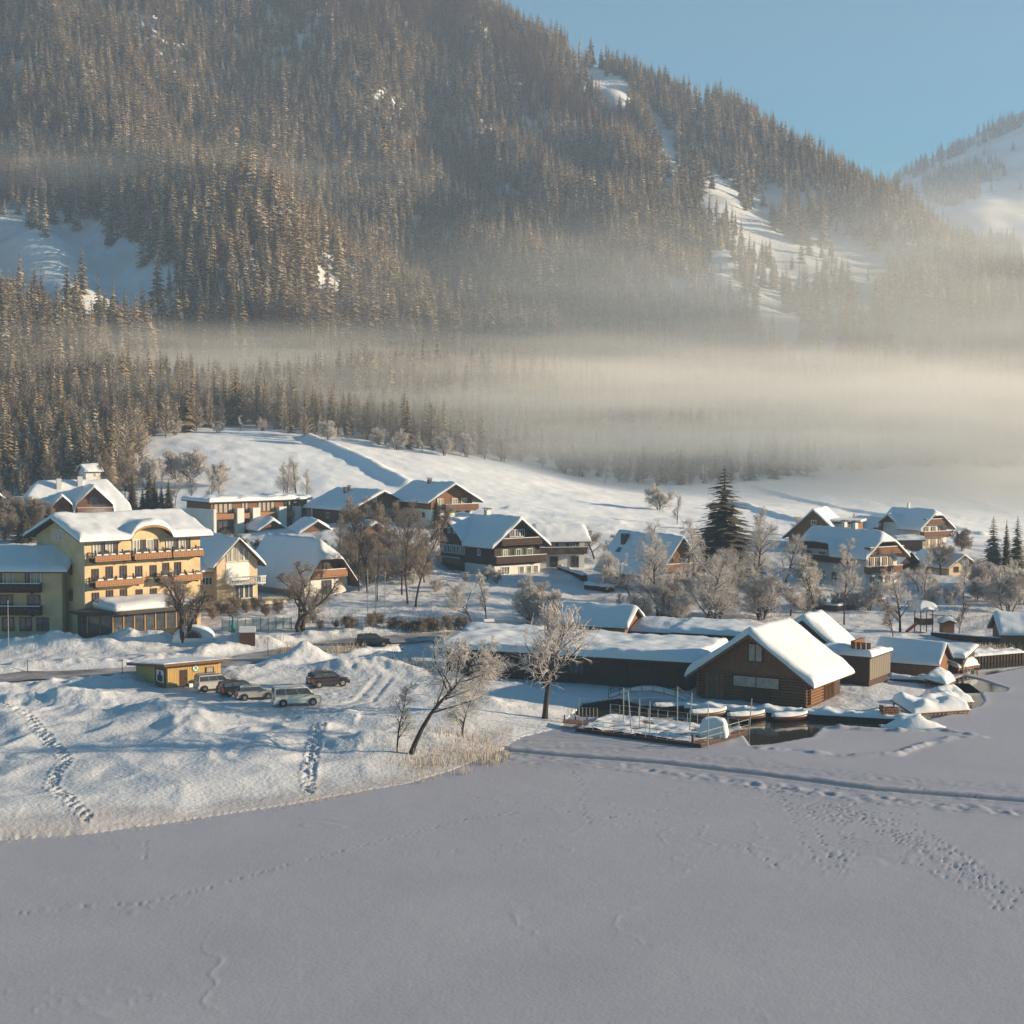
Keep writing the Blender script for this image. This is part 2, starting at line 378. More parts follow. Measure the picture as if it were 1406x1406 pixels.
v = np.stack([X, Y, Z], -1).reshape(-1, 3); f = gridfaces(*X.shape, keep=q); v, f = compact(v, f)
gm = bpy.data.materials.new('snow_ground'); gm.use_nodes = True
t = gm.node_tree; b = t.nodes['Principled BSDF']; b.inputs['Roughness'].default_value = 0.65; b.inputs['Specular IOR Level'].default_value = 0.25
tc = t.nodes.new('ShaderNodeTexCoord'); n1 = t.nodes.new('ShaderNodeTexNoise'); n1.inputs['Scale'].default_value = 0.05; n1.inputs['Detail'].default_value = 6
t.links.new(tc.outputs['Object'], n1.inputs['Vector'])
mx = t.nodes.new('ShaderNodeMix'); mx.data_type = 'RGBA'; mx.inputs[6].default_value = (0.90, 0.90, 0.90, 1); mx.inputs[7].default_value = (0.62, 0.62, 0.635, 1)
fa = t.nodes.new('ShaderNodeAttribute'); fa.attribute_name = 'trodden'; fm_ = t.nodes.new('ShaderNodeMath'); fm_.operation = 'MULTIPLY_ADD'; fm_.inputs[1].default_value = .4; fm_.use_clamp = True
t.links.new(n1.outputs['Fac'], fm_.inputs[0]); t.links.new(fa.outputs['Fac'], fm_.inputs[2]); t.links.new(fm_.outputs[0], mx.inputs[0])
n4 = t.nodes.new('ShaderNodeTexNoise'); n4.inputs['Scale'].default_value = 1.1; n4.inputs['Detail'].default_value = 7; n4.inputs['Roughness'].default_value = .7
t.links.new(tc.outputs['Object'], n4.inputs['Vector'])
at = t.nodes.new('ShaderNodeAttribute'); at.attribute_name = 'dirt'
ml = t.nodes.new('ShaderNodeMath'); ml.operation = 'MULTIPLY_ADD'; t.links.new(n4.outputs['Fac'], ml.inputs[0]); ml.inputs[1].default_value = 2.2; ml.inputs[2].default_value = -1.2
m2 = t.nodes.new('ShaderNodeMath'); m2.operation = 'ADD'; t.links.new(at.outputs['Fac'], m2.inputs[0]); t.links.new(ml.outputs[0], m2.inputs[1]); m2.use_clamp = True
m3 = t.nodes.new('ShaderNodeMath'); m3.operation = 'MULTIPLY'; t.links.new(m2.outputs[0], m3.inputs[0]); t.links.new(at.outputs['Fac'], m3.inputs[1])
mx3 = t.nodes.new('ShaderNodeMix'); mx3.data_type = 'RGBA'; t.links.new(mx.outputs[2], mx3.inputs[6]); mx3.inputs[7].default_value = (0.16, 0.12, 0.085, 1)
t.links.new(m3.outputs[0], mx3.inputs[0])
sh_ = t.nodes.new('ShaderNodeAttribute'); sh_.attribute_name = 'crust'; mx4 = t.nodes.new('ShaderNodeMix'); mx4.data_type = 'RGBA'; t.links.new(mx3.outputs[2], mx4.inputs[6]); mx4.inputs[7].default_value = (0.42, 0.40, 0.41, 1)
t.links.new(sh_.outputs['Fac'], mx4.inputs[0]); t.links.new(mx4.outputs[2], b.inputs['Base Color'])
nb = t.nodes.new('ShaderNodeTexNoise'); nb.inputs['Scale'].default_value = 2.5; nb.inputs['Detail'].default_value = 6; t.links.new(tc.outputs['Object'], nb.inputs['Vector'])
bp = t.nodes.new('ShaderNodeBump'); bp.inputs['Distance'].default_value = 0.10; t.links.new(nb.outputs['Fac'], bp.inputs['Height']); t.links.new(bp.outputs[0], b.inputs['Normal'])
def paint(me, name, vals):
    a = me.attributes.new(name, 'FLOAT', 'POINT'); a.data.foreach_set('value', np.asarray(vals, np.float32))
me = npmesh('snowy_ground', v, f, True)
dx = seg_dist(v[:, 0], v[:, 1], SH); rdx = seg_dist(v[:, 0], v[:, 1], ROADXY)
dirt = 0.55 * np.exp(-((dx - 0.8) / 1.6) ** 2) * (v[:, 0] < -2) + 0.35 * np.exp(-((rdx - 2.6) / 1.0) ** 2) + 0.36 * lotmask(v[:, 0], v[:, 1])
# earth showing under steep banks in the village
dirt += 0.5 * sstep(0.1, 0.45, fbm(v[:, 0], v[:, 1], 14, 3, 77)) * sstep(185, 200, v[:, 1]) * (1 - sstep(280, 300, v[:, 1]))
paint(me, 'dirt', dirt); paint(me, 'trodden', .75 * (1 - sstep(290, 350, v[:, 1]))); paint(me, 'crust', np.clip((1 - sstep(0.5, 5.5, dx + fbm(v[:, 0], v[:, 1], 3, 3, 88) * 5)) * (v[:, 0] < 0), 0, 1) * .85)
tag(link('snowy_ground', me, None, gm), kind='structure')
# mountain
s_m = np.linspace(-0.46, 0.46, 260); y_m = np.concatenate([[558], np.geomspace(561, 2100, 240)])
X, Y = fan(s_m, y_m); Z = height(X, Y)
MT_X, MT_Y, MT_Z = X, Y, Z
ms = mat('mountain_snow', (0.80, 0.81, 0.83), 0.8, col2=(0.55, 0.53, 0.50), nscale=0.03, bump=0.6, bscale=0.4, det=8)
tag(link('mountain_slope', npmesh('mountain_slope', np.stack([X, Y, Z], -1).reshape(-1, 3), gridfaces(*X.shape), True), None, ms), kind='structure')
# second mountain far on the right
sk2 = [(1050,330),(1150,280),(1215,246),(1300,198),(1406,145),(1550,90),(1750,60)]
uu = np.linspace(1050, 1750, 140); rid = np.interp(uu, [a[0] for a in sk2], [a[1] for a in sk2])
rows = np.linspace(0, 1.25, 90); G = np.zeros((90, 140, 3))
for i, tt in enumerate(rows):
    for j, u_ in enumerate(uu):
        if tt <= 1:
            p = W(u_, 470 + (rid[j] + 6 - 470) * tt, 1750 + 700 * tt)
        else:
            p = W(u_, rid[j] + 6, 2450); p = Vector((p.x, p.y + (tt - 1) * 1600, p.z - (tt - 1) * 900))
        G[i, j] = p
env = np.sin(np.clip(rows, 0, 1) * math.pi)[:, None]
G[:, :, 2] += env * (fbm(G[:, :, 0], G[:, :, 1], 260, 4, 61) * 60)
FAR = G
tag(link('distant_mountain', npmesh('distant_mountain', G.reshape(-1, 3), gridfaces(90, 140), True), None, ms), kind='structure')
# frozen lake with its open water hollows
WATER_PX = [[(1012,985),(1040,972),(1110,972),(1165,988),(1230,990),(1262,984),(1235,1001),(1160,996),(1130,998),(1115,1012),(1060,1022),(1030,1024),(1020,1010)],
            [(1262,975),(1278,950),(1300,938),(1330,938),(1346,950),(1352,962),(1345,970),(1315,978),(1290,985),(1268,990)],
            [(1300,935),(1322,927),(1345,932),(1385,945),(1380,950),(1318,951)],
            [(1325,905),(1345,898),(1406,894),(1500,890),(1500,905),(1430,912),(1390,920),(1350,928),(1332,926)],
            [(770,975),(800,962),(860,955),(950,960),(1035,972),(1040,990),(1000,1000),(900,985),(800,985)]]
WPOLY = [[tuple(WZ(u, v, 0).xy) for u, v in pl] for pl in WATER_PX]
TRACK = [tuple(WZ(u, v, 0).xy) for u, v in [(640,1024),(700,1030),(760,1036),(900,1046),(1040,1062),(1200,1083),(1406,1099),(1700,1120)]]
RUTS = [[tuple(WZ(u, v, 0).xy) for u, v in pl] for pl in
        [[(700,1036),(900,1060),(1100,1085),(1250,1100),(1406,1116)], [(1040,975+103),(1200,1098),(1330,1112),(1500,1125)], [(860,1052),(1000,1070),(1120,1088)]]]
s_l = np.linspace(-0.44, 0.44, 660)
y_l = np.concatenate([np.arange(66, 112, 0.36), np.arange(112, 200, 0.24), np.arange(200, 330, 1.2)])
X, Y = fan(s_l, y_l)
Z = fbm(X, Y, 14, 3, 70) * 0.05 + fbm(X, Y, 0.8, 2, 71) * 0.010
drift = np.abs(fbm(X + fbm(X, Y, 7, 2, 75) * 6, Y * .8, 6, 3, 72)); msk = sstep(0.02, 0.2, fbm(X, Y, 12, 2, 73)) * (1 - sstep(118, 135, Y))
Z += msk * 0.03 * np.exp(-(drift / 0.012) ** 2)
dt = seg_dist(X, Y, TRACK); Z += -0.12 * (1 - sstep(0.45, 0.8, dt)) + 0.10 * np.exp(-((dt - 1.2) / .35) ** 2) * (.6 + fbm(X, Y, .9, 2, 74))
side = np.exp(-((dt - 4) / 1.8) ** 2); Z += side * np.abs(fbm(X, Y * 1.5, 1.0, 2, 76)) * 0.13
for rt in RUTS:
    dr = seg_dist(X, Y, rt); Z += np.exp(-(dr / 1.2) ** 2) * (fbm(X, Y, .8, 2, 78)) * 0.11
# ploughed ridge around the cleared skating patch
RIDGE = [tuple(WZ(u, v, 0).xy) for u, v in [(1045,1027),(1100,1031),(1160,1038),(1230,1037),(1265,1024),(1300,1014),(1345,1012)]]
dg = seg_dist(X, Y, RIDGE); Z += np.exp(-(dg / .55) ** 2) * (0.16 + fbm(X, Y, 1.7, 3, 79) * .45)
EDG = [tuple(WZ(u, v, 0).xy) for u, v in [(1110,1000),(1165,1000),(1235,1004),(1290,1002),(1330,1008)]]
dg = seg_dist(X, Y, EDG); Z += np.exp(-(dg / .5) ** 2) * (0.16 + fbm(X, Y, 1.4, 3, 80) * .5)
for pl in WPOLY:
    ins = inside(X, Y, pl); dd = seg_dist(X, Y, pl + [pl[0]])
    Z = np.where(ins, -0.05 - 0.5 * sstep(0, 0.7, dd), Z + np.exp(-(dd / .6) ** 2) * .05)
TR = []
def trail(pts, stride=.62, half=.14, jit=.05): TR.extend(steps(pts, 0, stride, half, jit))
trail([(1068,1090),(1090,1120),(1100,1155),(1125,1185),(1145,1195),(1165,1196),(1172,1170),(1172,1145)])
trail([(1105,1090),(1118,1130),(1130,1160),(1150,1190)]); trail([(1160,1192),(1150,1165),(1162,1140)])
trail([(1080,1105),(1130,1118),(1200,1125)]); trail([(1100,1120),(1160,1130),(1230,1150),(1290,1180),(1350,1205),(1406,1225)])
trail([(1180,1128),(1260,1140),(1310,1165),(1350,1200),(1385,1215)]); trail([(1050,1085),(1090,1108),(1110,1112)])
trail([(1200,1130),(1270,1165),(1330,1195),(1380,1232),(1406,1240)]); trail([(1280,1145),(1300,1165),(1340,1195)])
trail([(1320,1200),(1360,1215),(1380,1212)]); trail([(1335,1225),(1380,1245),(1406,1250)])
trail([(785,1060),(800,1075),(798,1095),(806,1115),(810,1130)], .7); trail([(1010,1158),(1040,1172),(1065,1192)], .7)
trail([(0,1256),(100,1245),(200,1240),(300,1215),(420,1180),(520,1155),(640,1125),(720,1115)], .5, .08)
trail([(640,1092),(720,1105),(800,1118),(900,1130),(1000,1145)], 1.2, .1); trail([(810,1130),(900,1140),(1000,1152)], .9, .1)
trail([(560,1175),(700,1160),(760,1140),(850,1120),(1000,1100)], 1.2, .08); trail([(200,1155),(200,1180)], .5, .08)
for k in range(230):
    u_, v_ = random.gauss(0, 1), random.gauss(0, 1)
    c = WZ(1165 + u_ * 45, 1118 + u_ * 8 + v_ * 9, 0); TR.append((c.x, c.y))
for k in range(160):
    t_ = random.random(); c = WZ(1210 + t_ * 170 + random.gauss(0, 8), 1140 + t_ * 85 + random.gauss(0, 12), 0); TR.append((c.x, c.y))
for k in range(120):
    c = WZ(1290 + random.gauss(0, 40), 1100 + random.gauss(0, 5) - 118 + random.choice([0, 0, 4]), 0) if k < 30 else WZ(random.uniform(880, 1350), 1052 + random.uniform(0, 16) + (0.092 * 300), 0); TR.append((c.x, c.y))
random.shuffle(TR)
for q_, (ra, de) in enumerate(((.12, .05), (.13, .07), (.15, .09), (.12, .07))): dents(X, Y, Z, [p_ for p_ in TR[q_::4] if p_[1] < 117 and p_[0] > 10 or p_[1] > 118], ra, de, s_l, y_l)
dents(X, Y, Z, [p_ for p_ in TR if p_[1] <= 118 and p_[0] <= 10], .14, .05, s_l, y_l)
ldist = seg_dist(X, Y, SH); land = inside(X, Y, LANDPOLY)
keep = ~(land & (ldist > 3)); kq = keep[:-1, :-1] | keep[1:, 1:]
v = np.stack([X, Y, Z], -1).reshape(-1, 3); f = gridfaces(*X.shape, keep=kq); v, f = compact(v, f)
lm = bpy.data.materials.new('lake_snow'); lm.use_nodes = True
t = lm.node_tree; b = t.nodes['Principled BSDF']; b.inputs['Roughness'].default_value = 0.6; b.inputs['Specular IOR Level'].default_value = 0.3
tc = t.nodes.new('ShaderNodeTexCoord'); n1 = t.nodes.new('ShaderNodeTexNoise'); n1.inputs['Scale'].default_value = 0.09; n1.inputs['Detail'].default_value = 7
t.links.new(tc.outputs['Object'], n1.inputs['Vector'])
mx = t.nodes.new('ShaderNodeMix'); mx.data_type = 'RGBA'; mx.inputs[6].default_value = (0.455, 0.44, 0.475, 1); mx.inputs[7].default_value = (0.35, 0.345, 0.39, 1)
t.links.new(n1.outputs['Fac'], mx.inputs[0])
at = t.nodes.new('ShaderNodeAttribute'); at.attribute_name = 'ice'
mx3 = t.nodes.new('ShaderNodeMix'); mx3.data_type = 'RGBA'; t.links.new(mx.outputs[2], mx3.inputs[6]); mx3.inputs[7].default_value = (0.10, 0.14, 0.18, 1)
t.links.new(at.outputs['Fac'], mx3.inputs[0]); t.links.new(mx3.outputs[2], b.inputs['Base Color'])
nb = t.nodes.new('ShaderNodeTexNoise'); nb.inputs['Scale'].default_value = 3.5; nb.inputs['Detail'].default_value = 6; t.links.new(tc.outputs['Object'], nb.inputs['Vector'])
bp = t.nodes.new('ShaderNodeBump'); bp.inputs['Distance'].default_value = 0.018; t.links.new(nb.outputs['Fac'], bp.inputs['Height']); t.links.new(bp.outputs[0], b.inputs['Normal'])
me = npmesh('frozen_lake', v, f, True)
dtr = seg_dist(v[:, 0], v[:, 1], TRACK)
ice = 0.95 * (1 - sstep(0.45, 0.8, dtr)) * (v[:, 1] < 175) + 0.12 * np.exp(-((dtr - 4) / 2.5) ** 2)
paint(me, 'ice', np.clip(ice, 0, 1))
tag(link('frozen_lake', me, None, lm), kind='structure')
# open water
wm = bpy.data.materials.new('lake_water'); wm.use_nodes = True
t = wm.node_tree; b = t.nodes['Principled BSDF']; b.inputs['Base Color'].default_value = (0.03, 0.035, 0.028, 1); b.inputs['Roughness'].default_value = 0.06; b.inputs['Specular IOR Level'].default_value = 0.3
tc = t.nodes.new('ShaderNodeTexCoord'); nb = t.nodes.new('ShaderNodeTexNoise'); nb.inputs['Scale'].default_value = 1.2; nb.inputs['Detail'].default_value = 4; t.links.new(tc.outputs['Object'], nb.inputs['Vector'])
bp = t.nodes.new('ShaderNodeBump'); bp.inputs['Distance'].default_value = 0.006; t.links.new(nb.outputs['Fac'], bp.inputs['Height']); t.links.new(bp.outputs[0], b.inputs['Normal'])
for pl in WPOLY:
    c = np.mean(pl, axis=0); m_ = MB(); m_.poly([(x + (x - c[0]) * .02, y + (y - c[1]) * .02, -0.07) for x, y in pl])
    tag(m_.build('open_water', wm), kind='structure')
# lake bed sheet reaching far past the frame
m_ = MB(); m_.poly([(-3000, -200, -0.9), (3000, -200, -0.9), (3000, 3600, -0.9), (-3000, 3600, -0.9)])
tag(m_.build('lake_plain', M['snow']), kind='structure')
# village road
def strip(name, pts, half, dz, mt_, n=60, kind='structure'):
    P = [Vector((p[0], p[1], 0)) for p in pts]; out = []
    for i in range(len(P) - 1):
        for k in range(n // (len(P) - 1)):
            out.append(P[i].lerp(P[i + 1], k / (n // (len(P) - 1))))
    out.append(P[-1]); vs = []; fs = []
    for i, p in enumerate(out):
        d = (out[min(i + 1, len(out) - 1)] - out[max(i - 1, 0)]).normalized(); nn = Vector((-d.y, d.x, 0))
        for k in range(5):
            q = p + nn * half * (k / 2 - 1); vs.append((q.x, q.y))
    vs = np.array(vs); z = height(vs[:, 0], vs[:, 1])
    # the sheet lies on the mean level of its cross section
    z = z.reshape(-1, 5); z[:] = np.max(z, axis=1, keepdims=True) * .5 + z * .5; 
    v3 = np.c_[vs, z.ravel() + dz]
    return tag(link(name, npmesh(name, v3, gridfaces(len(out), 5), True), None, mt_), kind=kind)
M['asphalt'] = mat('snowy_asphalt', (0.09, 0.08, 0.075), 0.7, col2=(0.42, 0.40, 0.40), nscale=0.35, bump=.01, det=8)
strip('village_road', [(p.x, p.y) for p in ROAD], 2.7, 0.06, M['asphalt'])
# ------------------------------------------------------------------ conifers
def spruce_mesh(name, h, r, whorls, per, seed, droop=0.35, bare=0.1, wid=0.5, blade=3, mats=('bark', 'needle_far'), trunk=True, power=0.85):
    rnd = random.Random(seed); vs = []; fs = []; mi = []
    for k in range(whorls):
        t = k / (whorls - 1); z = h * (bare + (1 - bare) * t ** 0.95)
        L = r * ((1 - t) ** power) * rnd.uniform(.82, 1.12) + 0.04 * r
        n = max(3, int(per * (1 - t * .55))); a0 = rnd.uniform(0, 6.28)
        for i in range(n):
            a = a0 + 6.283 * i / n + rnd.uniform(-.25, .25); l = L * rnd.uniform(.65, 1.12)
            ca, sa = math.cos(a), math.sin(a); wd = l * wid * rnd.uniform(.8, 1.2) + .04
            zz = z + rnd.uniform(-.3, .3) * h / whorls; n0 = len(vs)
            prof = [(0.02, 0.0, .15), (.45, -droop * .25, 1.0), (.8, -droop * .75, .7), (1.0, -droop * .95, .12)] if blade == 3 else [(0.02, 0, .2), (.6, -droop * .4, 1.0), (1.0, -droop, .1)]
            for (q, dz, ww) in prof:
                for s_ in (-1, 1):
                    vs.append((ca * l * q - sa * s_ * wd * ww * .5, sa * l * q + ca * s_ * wd * ww * .5, zz + dz * l - abs(ww) * wd * .12 + rnd.uniform(-.05, .05) * l))
            for q in range(len(prof) - 1):
                b0 = n0 + 2 * q; fs.append((b0, b0 + 1, b0 + 3, b0 + 2)); mi.append(1)
    if trunk:
        n0 = len(vs); r0 = h * 0.013 + .05
        for zc, rr in ((-1.2, r0), (h * .6, r0 * .5), (h, .01)):
            for i in range(4): vs.append((rr * math.cos(i * 1.571), rr * math.sin(i * 1.571), zc))
        for q in range(2):
            for i in range(4):
                j = (i + 1) % 4; fs.append((n0 + q * 4 + i, n0 + q * 4 + j, n0 + q * 4 + 4 + j, n0 + q * 4 + 4 + i)); mi.append(0)
    me = npmesh(name, np.array(vs), np.array(fs)); 
    for m_ in mats: me.materials.append(M[m_])
    me.polygons.foreach_set('material_index', np.array(mi, np.int32)); return me
def trunk_mesh(h, r0, n=5):
    m_ = MB(); m_.tube((0, 0, -1.5), (0, 0, h * .6), r0, r0 * .5, n); m_.tube((0, 0, h * .6), (0, 0, h), r0 * .5, .01, n); return m_.mesh('trunk')
PROTO = []
for i in range(4): PROTO.append(spruce_mesh('spruce_stand', 24, 4.5 + .6 * (i % 2), 15 + i, 9, 100 + i, .45, (.05 + .03 * i), .9, 2, ('bark', 'needle_far')))
for i in range(2): PROTO.append(spruce_mesh('spruce_stand', 24, 4.0, 16, 10, 120 + i, .5, .08, .8, 2, ('bark', 'needle_frost')))
for i in range(3): PROTO.append(spruce_mesh('larch_stand', 24, 4.4, 18, 11, 140 + i, .1, .15, .34, 2, ('bark', 'larch'), power=.6))
for i in range(2): PROTO.append(spruce_mesh('larch_stand', 20, 4.2, 16, 13, 160 + i, -.6, .10, .24, 2, ('bark', 'larch_grey'), power=.45))
# where trees may stand (forest edge and clearings, tested on the ground position as seen from the lake)
EDGE = [(-400,690),(0,690),(60,676),(130,672),(172,690),(190,650),(198,608),(280,590),(340,585),(420,600),(480,602),(560,616),(640,624),(720,630),(800,650),(860,664),(960,668),(1100,655),(1250,640),(1406,640),(1900,640)]
CLEAR = [[(-80,270),(30,285),(110,300),(200,335),(260,385),(215,400),(150,408),(90,395),(40,375),(-80,345)],
         [(430,345),(465,350),(500,372),(490,380),(440,362)],
         [(780,70),(830,95),(870,125),(860,135),(820,120)],[(895,155),(930,175),(930,225),(915,240),(905,200)],
         [(940,128),(975,140),(972,150),(945,142)],[(995,250),(1012,262),(1005,275)],
         [(1040,290),(1060,300),(1085,345),(1070,360),(1045,335)],[(1120,300),(1160,318),(1210,350),(1240,380),(1200,368),(1150,345)],
         [(1030,375),(1050,385),(1085,425),(1070,430),(1035,395)],[(1060,440),(1110,455),(1165,470),(1140,480),(1080,470)],
         [(1165,375),(1205,395),(1200,425),(1180,410)],[(990,335),(1010,350),(1000,360)],[(915,375),(950,395),(935,405)],[(1230,420),(1250,430),(1240,460)],
         [(575,45),(600,55),(595,70)],[(690,110),(715,125),(700,130)],[(160,455),(190,470),(175,480)],[(1290,440),(1310,450),(1300,470)],[(1330,505),(1350,520),(1340,530)],[(980,415),(1005,430),(995,440)]]
cell = 5.0
pts = []
rg = np.random.RandomState(11)
ys = np.arange(395, 1750, cell)
ys = np.concatenate([np.arange(325, 700, 4.3), np.arange(700, 1750, 4.9)])
for yy in ys:
    cell = 4.3 if yy < 700 else 4.9
    n = int(0.84 * yy / cell)
    xx = np.linspace(-.42 * yy, .42 * yy, n) + rg.uniform(-.48, .48, n) * cell
    pts.append(np.c_[xx, yy + rg.uniform(-.48, .48, n) * cell])
pts = np.concatenate(pts); TZ = height(pts[:, 0], pts[:, 1])
U, V = PX(pts[:, 0], pts[:, 1], TZ)
ok = V < np.interp(U, [a[0] for a in EDGE], [a[1] for a in EDGE])
ok &= (U > -170) & (U < 1580) & (V > -260)
sc_ = rg.uniform(.6, 1.3, len(pts)) * (0.98 + fbm(pts[:, 0], pts[:, 1], 45, 3, 90) * .6)
sc_ = sc_ * np.where(pts[:, 1] < 720, .72, .84)
hpx = 24 * sc_ * F / pts[:, 1]
_r = random.Random(4)
for k in range(30):
    a = _r.random(); u0 = 985 + a * 330 + _r.uniform(-30, 30); v0 = 285 + a * 190 + _r.uniform(-75, 75); L = _r.uniform(8, 26); H = _r.uniform(4, 9)
    CLEAR.append([(u0 - L, v0 - L * .55 - H * .3), (u0 - L * .2, v0 - L * .3 - H), (u0 + L, v0 + L * .55 - H * .4), (u0 + L * .9, v0 + L * .55 + H * .5), (u0, v0 + H * .8), (u0 - L, v0 - L * .4)])
for pl in CLEAR:
    for fr in (0, .3, .6, .95):
        hit = inside(U + fbm(pts[:, 0], pts[:, 1], 18, 2, 91) * 22, V - hpx * fr, pl)
        ok &= ~(hit & (rg.rand(len(pts)) < (.78 if pl is CLEAR[0] else .84)))
lowd = 1
dens = fbm(pts[:, 0] * .9 + pts[:, 1] * .4, pts[:, 1] * .3, 70, 3, 93)
ok &= rg.rand(len(pts)) < (1.0 - (.05 + .4 * sstep(300, 500, U - 500)) * sstep(.15, .5, dens) - .35 * sstep(150, 500, U - 700) * (V < 470) * (rg.rand(len(pts)) < .6))
# hidden behind the crest
zr = np.zeros(len(pts))
pts, TZ, U, V, sc_, hpx = pts[ok], TZ[ok], U[ok], V[ok], sc_[ok], hpx[ok]
hor = np.full(1800, 1e9); order = np.argsort(pts[:, 1]); vis = np.ones(len(pts), bool)
G_u, G_v = PX(MT_X, MT_Y, MT_Z); Gc = np.minimum.accumulate(G_v, axis=0)
jj = np.clip(np.searchsorted(s_m, pts[:, 0] / pts[:, 1]), 0, len(s_m) - 1); ii = np.clip(np.searchsorted(y_m, pts[:, 1]) - 1, 0, len(y_m) - 1)
vis = ((V - hpx) < Gc[ii, jj] + 3) | (pts[:, 1] < 640)
pts, TZ, U, V, sc_, hpx = pts[vis], TZ[vis], U[vis], V[vis], sc_[vis], hpx[vis]
pl_ = fbm(pts[:, 0], pts[:, 1], 90, 3, 95) + .25 * (rg.rand(len(pts)) - .5) + .25 * sstep(250, 0, V)
low = sstep(470, 560, V)
kind = np.where(pl_ > .38, rg.randint(6, 9, len(pts)), np.where(rg.rand(len(pts)) < .48 + .2 * sstep(500, 250, V) * sstep(100, 300, V), rg.randint(4, 6, len(pts)), rg.randint(0, 4, len(pts))))
kind = np.where((rg.rand(len(pts)) < low * .55), rg.randint(9, 11, len(pts)), kind)
sc_ = sc_ * np.where(low > .3, .8, 1) * np.where(V > 560, .85, 1)
print('forest trees', len(pts))
def instancer(name, P, K, S, protos, label, cat, group=None):
    me = bpy.data.meshes.new(name); me.vertices.add(len(P)); me.vertices.foreach_set('co', np.asarray(P, np.float32).ravel())
    for nm, arr, ty in (('idx', K, 'INT'), ('scl', S, 'FLOAT'), ('rot', rg.uniform(0, 6.28, len(P)), 'FLOAT')):
        a = me.attributes.new(nm, ty, 'POINT'); a.data.foreach_set('value', np.asarray(arr, np.int32 if ty == 'INT' else np.float32))
    o = link(name, me); tag(o, label, cat, group, 'stuff')
    ng = bpy.data.node_groups.new(name + '_nodes', 'GeometryNodeTree')
    ng.interface.new_socket('Geometry', in_out='INPUT', socket_type='NodeSocketGeometry'); ng.interface.new_socket('Geometry', in_out='OUTPUT', socket_type='NodeSocketGeometry')
    gi = ng.nodes.new('NodeGroupInput'); go = ng.nodes.new('NodeGroupOutput'); jn = ng.nodes.new('GeometryNodeJoinGeometry')
    def attr(n_, ty):
        x = ng.nodes.new('GeometryNodeInputNamedAttribute'); x.data_type = ty; x.inputs[0].default_value = n_; return x.outputs[0]
    sA, rA, kA = attr('scl', 'FLOAT'), attr('rot', 'FLOAT'), attr('idx', 'INT')
    cx = ng.nodes.new('ShaderNodeCombineXYZ'); ng.links.new(rA, cx.inputs[2])
    for i, pm in enumerate(protos):
        po = bpy.data.objects.new(pm.name, pm)
        oi = ng.nodes.new('GeometryNodeObjectInfo'); oi.inputs[0].default_value = po
        cm = ng.nodes.new('FunctionNodeCompare'); cm.data_type = 'INT'; cm.operation = 'EQUAL'
        ng.links.new(kA, cm.inputs[2]); cm.inputs[3].default_value = i
        ip = ng.nodes.new('GeometryNodeInstanceOnPoints'); ng.links.new(gi.outputs[0], ip.inputs['Points']); ng.links.new(cm.outputs[0], ip.inputs['Selection'])
        ng.links.new(oi.outputs['Geometry'], ip.inputs['Instance']); ng.links.new(cx.outputs[0], ip.inputs['Rotation']); ng.links.new(sA, ip.inputs['Scale'])
        ng.links.new(ip.outputs[0], jn.inputs[0])
    ng.links.new(jn.outputs[0], go.inputs[0])
    md = o.modifiers.new('trees', 'NODES'); md.node_group = ng
    return o
P3 = np.c_[pts, TZ - .3]
# the nearest ones are individuals
isl = (kind >= 6)
def individuals(sel, n, mk, name, cat, label, group):
    ids = np.where(sel & (U > -20) & (U < 1426))[0]; ids = ids[np.argsort(-hpx[ids])][:n]
    protos = mk()
    for c_, i in enumerate(ids):
        r_ = copy_tree(protos[c_ % len(protos)]) if c_ >= len(protos) else protos[c_]
        zn = 0 if U[i] < 195 else 1 if U[i] < 480 else 2 if U[i] < 780 else 3
        r_['label'] = label % ['behind the villa at the far left', 'above the left end of the snowy meadow', 'above the middle of the snowy meadow', 'in the fog bank at the right'][zn]
        r_['group'] = group % ['at far left', 'above the meadow left', 'above the meadow middle', 'in the fog'][zn]
        r_.location = P3[i]; s_ = float(sc_[i]); r_.scale = (s_, s_, s_); r_.rotation_euler = (0, 0, random.uniform(0, 6.28))
    return ids
def mk_spruce():
    out = []
    for i in range(3):
        e = thing('spruce_tree', 'tall frosted spruce at the lower edge of the mountain forest', 'tree', (0, 0, 0), 0, 'nearest spruces of the mountain forest')
        link('trunk', trunk_mesh(23, .3), e, M['bark'])
        link('crown', spruce_mesh('crown', 24, 4.4, 19, 12, 200 + i, .45, .05, .7, 3, ('bark', 'needle_far' if i else 'needle_frost'), False), e)
        out.append(e)
    return out
def mk_larch():
    out = []
    for i in range(3):
        e = thing('larch_tree', 'bare brown tree at the lower edge of the mountain forest', 'tree', (0, 0, 0), 0, 'nearest bare trees of the mountain forest')
        link('trunk', trunk_mesh(21, .25), e, M['bark'])
        link('crown', spruce_mesh('crown', 21, 4.4, 20, 15, 240 + i, -.5, .1, .2, 3, ('bark', 'larch_grey'), False, power=.5), e)
        out.append(e)
    return out
a = individuals(~isl, 300, mk_spruce, 'spruce_tree', 'tree', 'tall frosted spruce in the forest edge %s', 'forest edge spruces %s'); b_ = individuals(isl, 300, mk_larch, 'larch_tree', 'tree', 'bare brown tree in the forest edge %s', 'forest edge bare trees %s')
rest = np.ones(len(pts), bool); rest[a] = False; rest[b_] = False
instancer('spruce_forest', P3[rest & ~isl], kind[rest & ~isl], sc_[rest & ~isl], PROTO[:6], 'dense frosted spruce forest covering the mountain side', 'forest')
instancer('larch_forest', P3[rest & isl], kind[rest & isl] - 6, sc_[rest & isl], PROTO[6:], 'brown bare larch stands mixed into the mountain forest', 'forest')
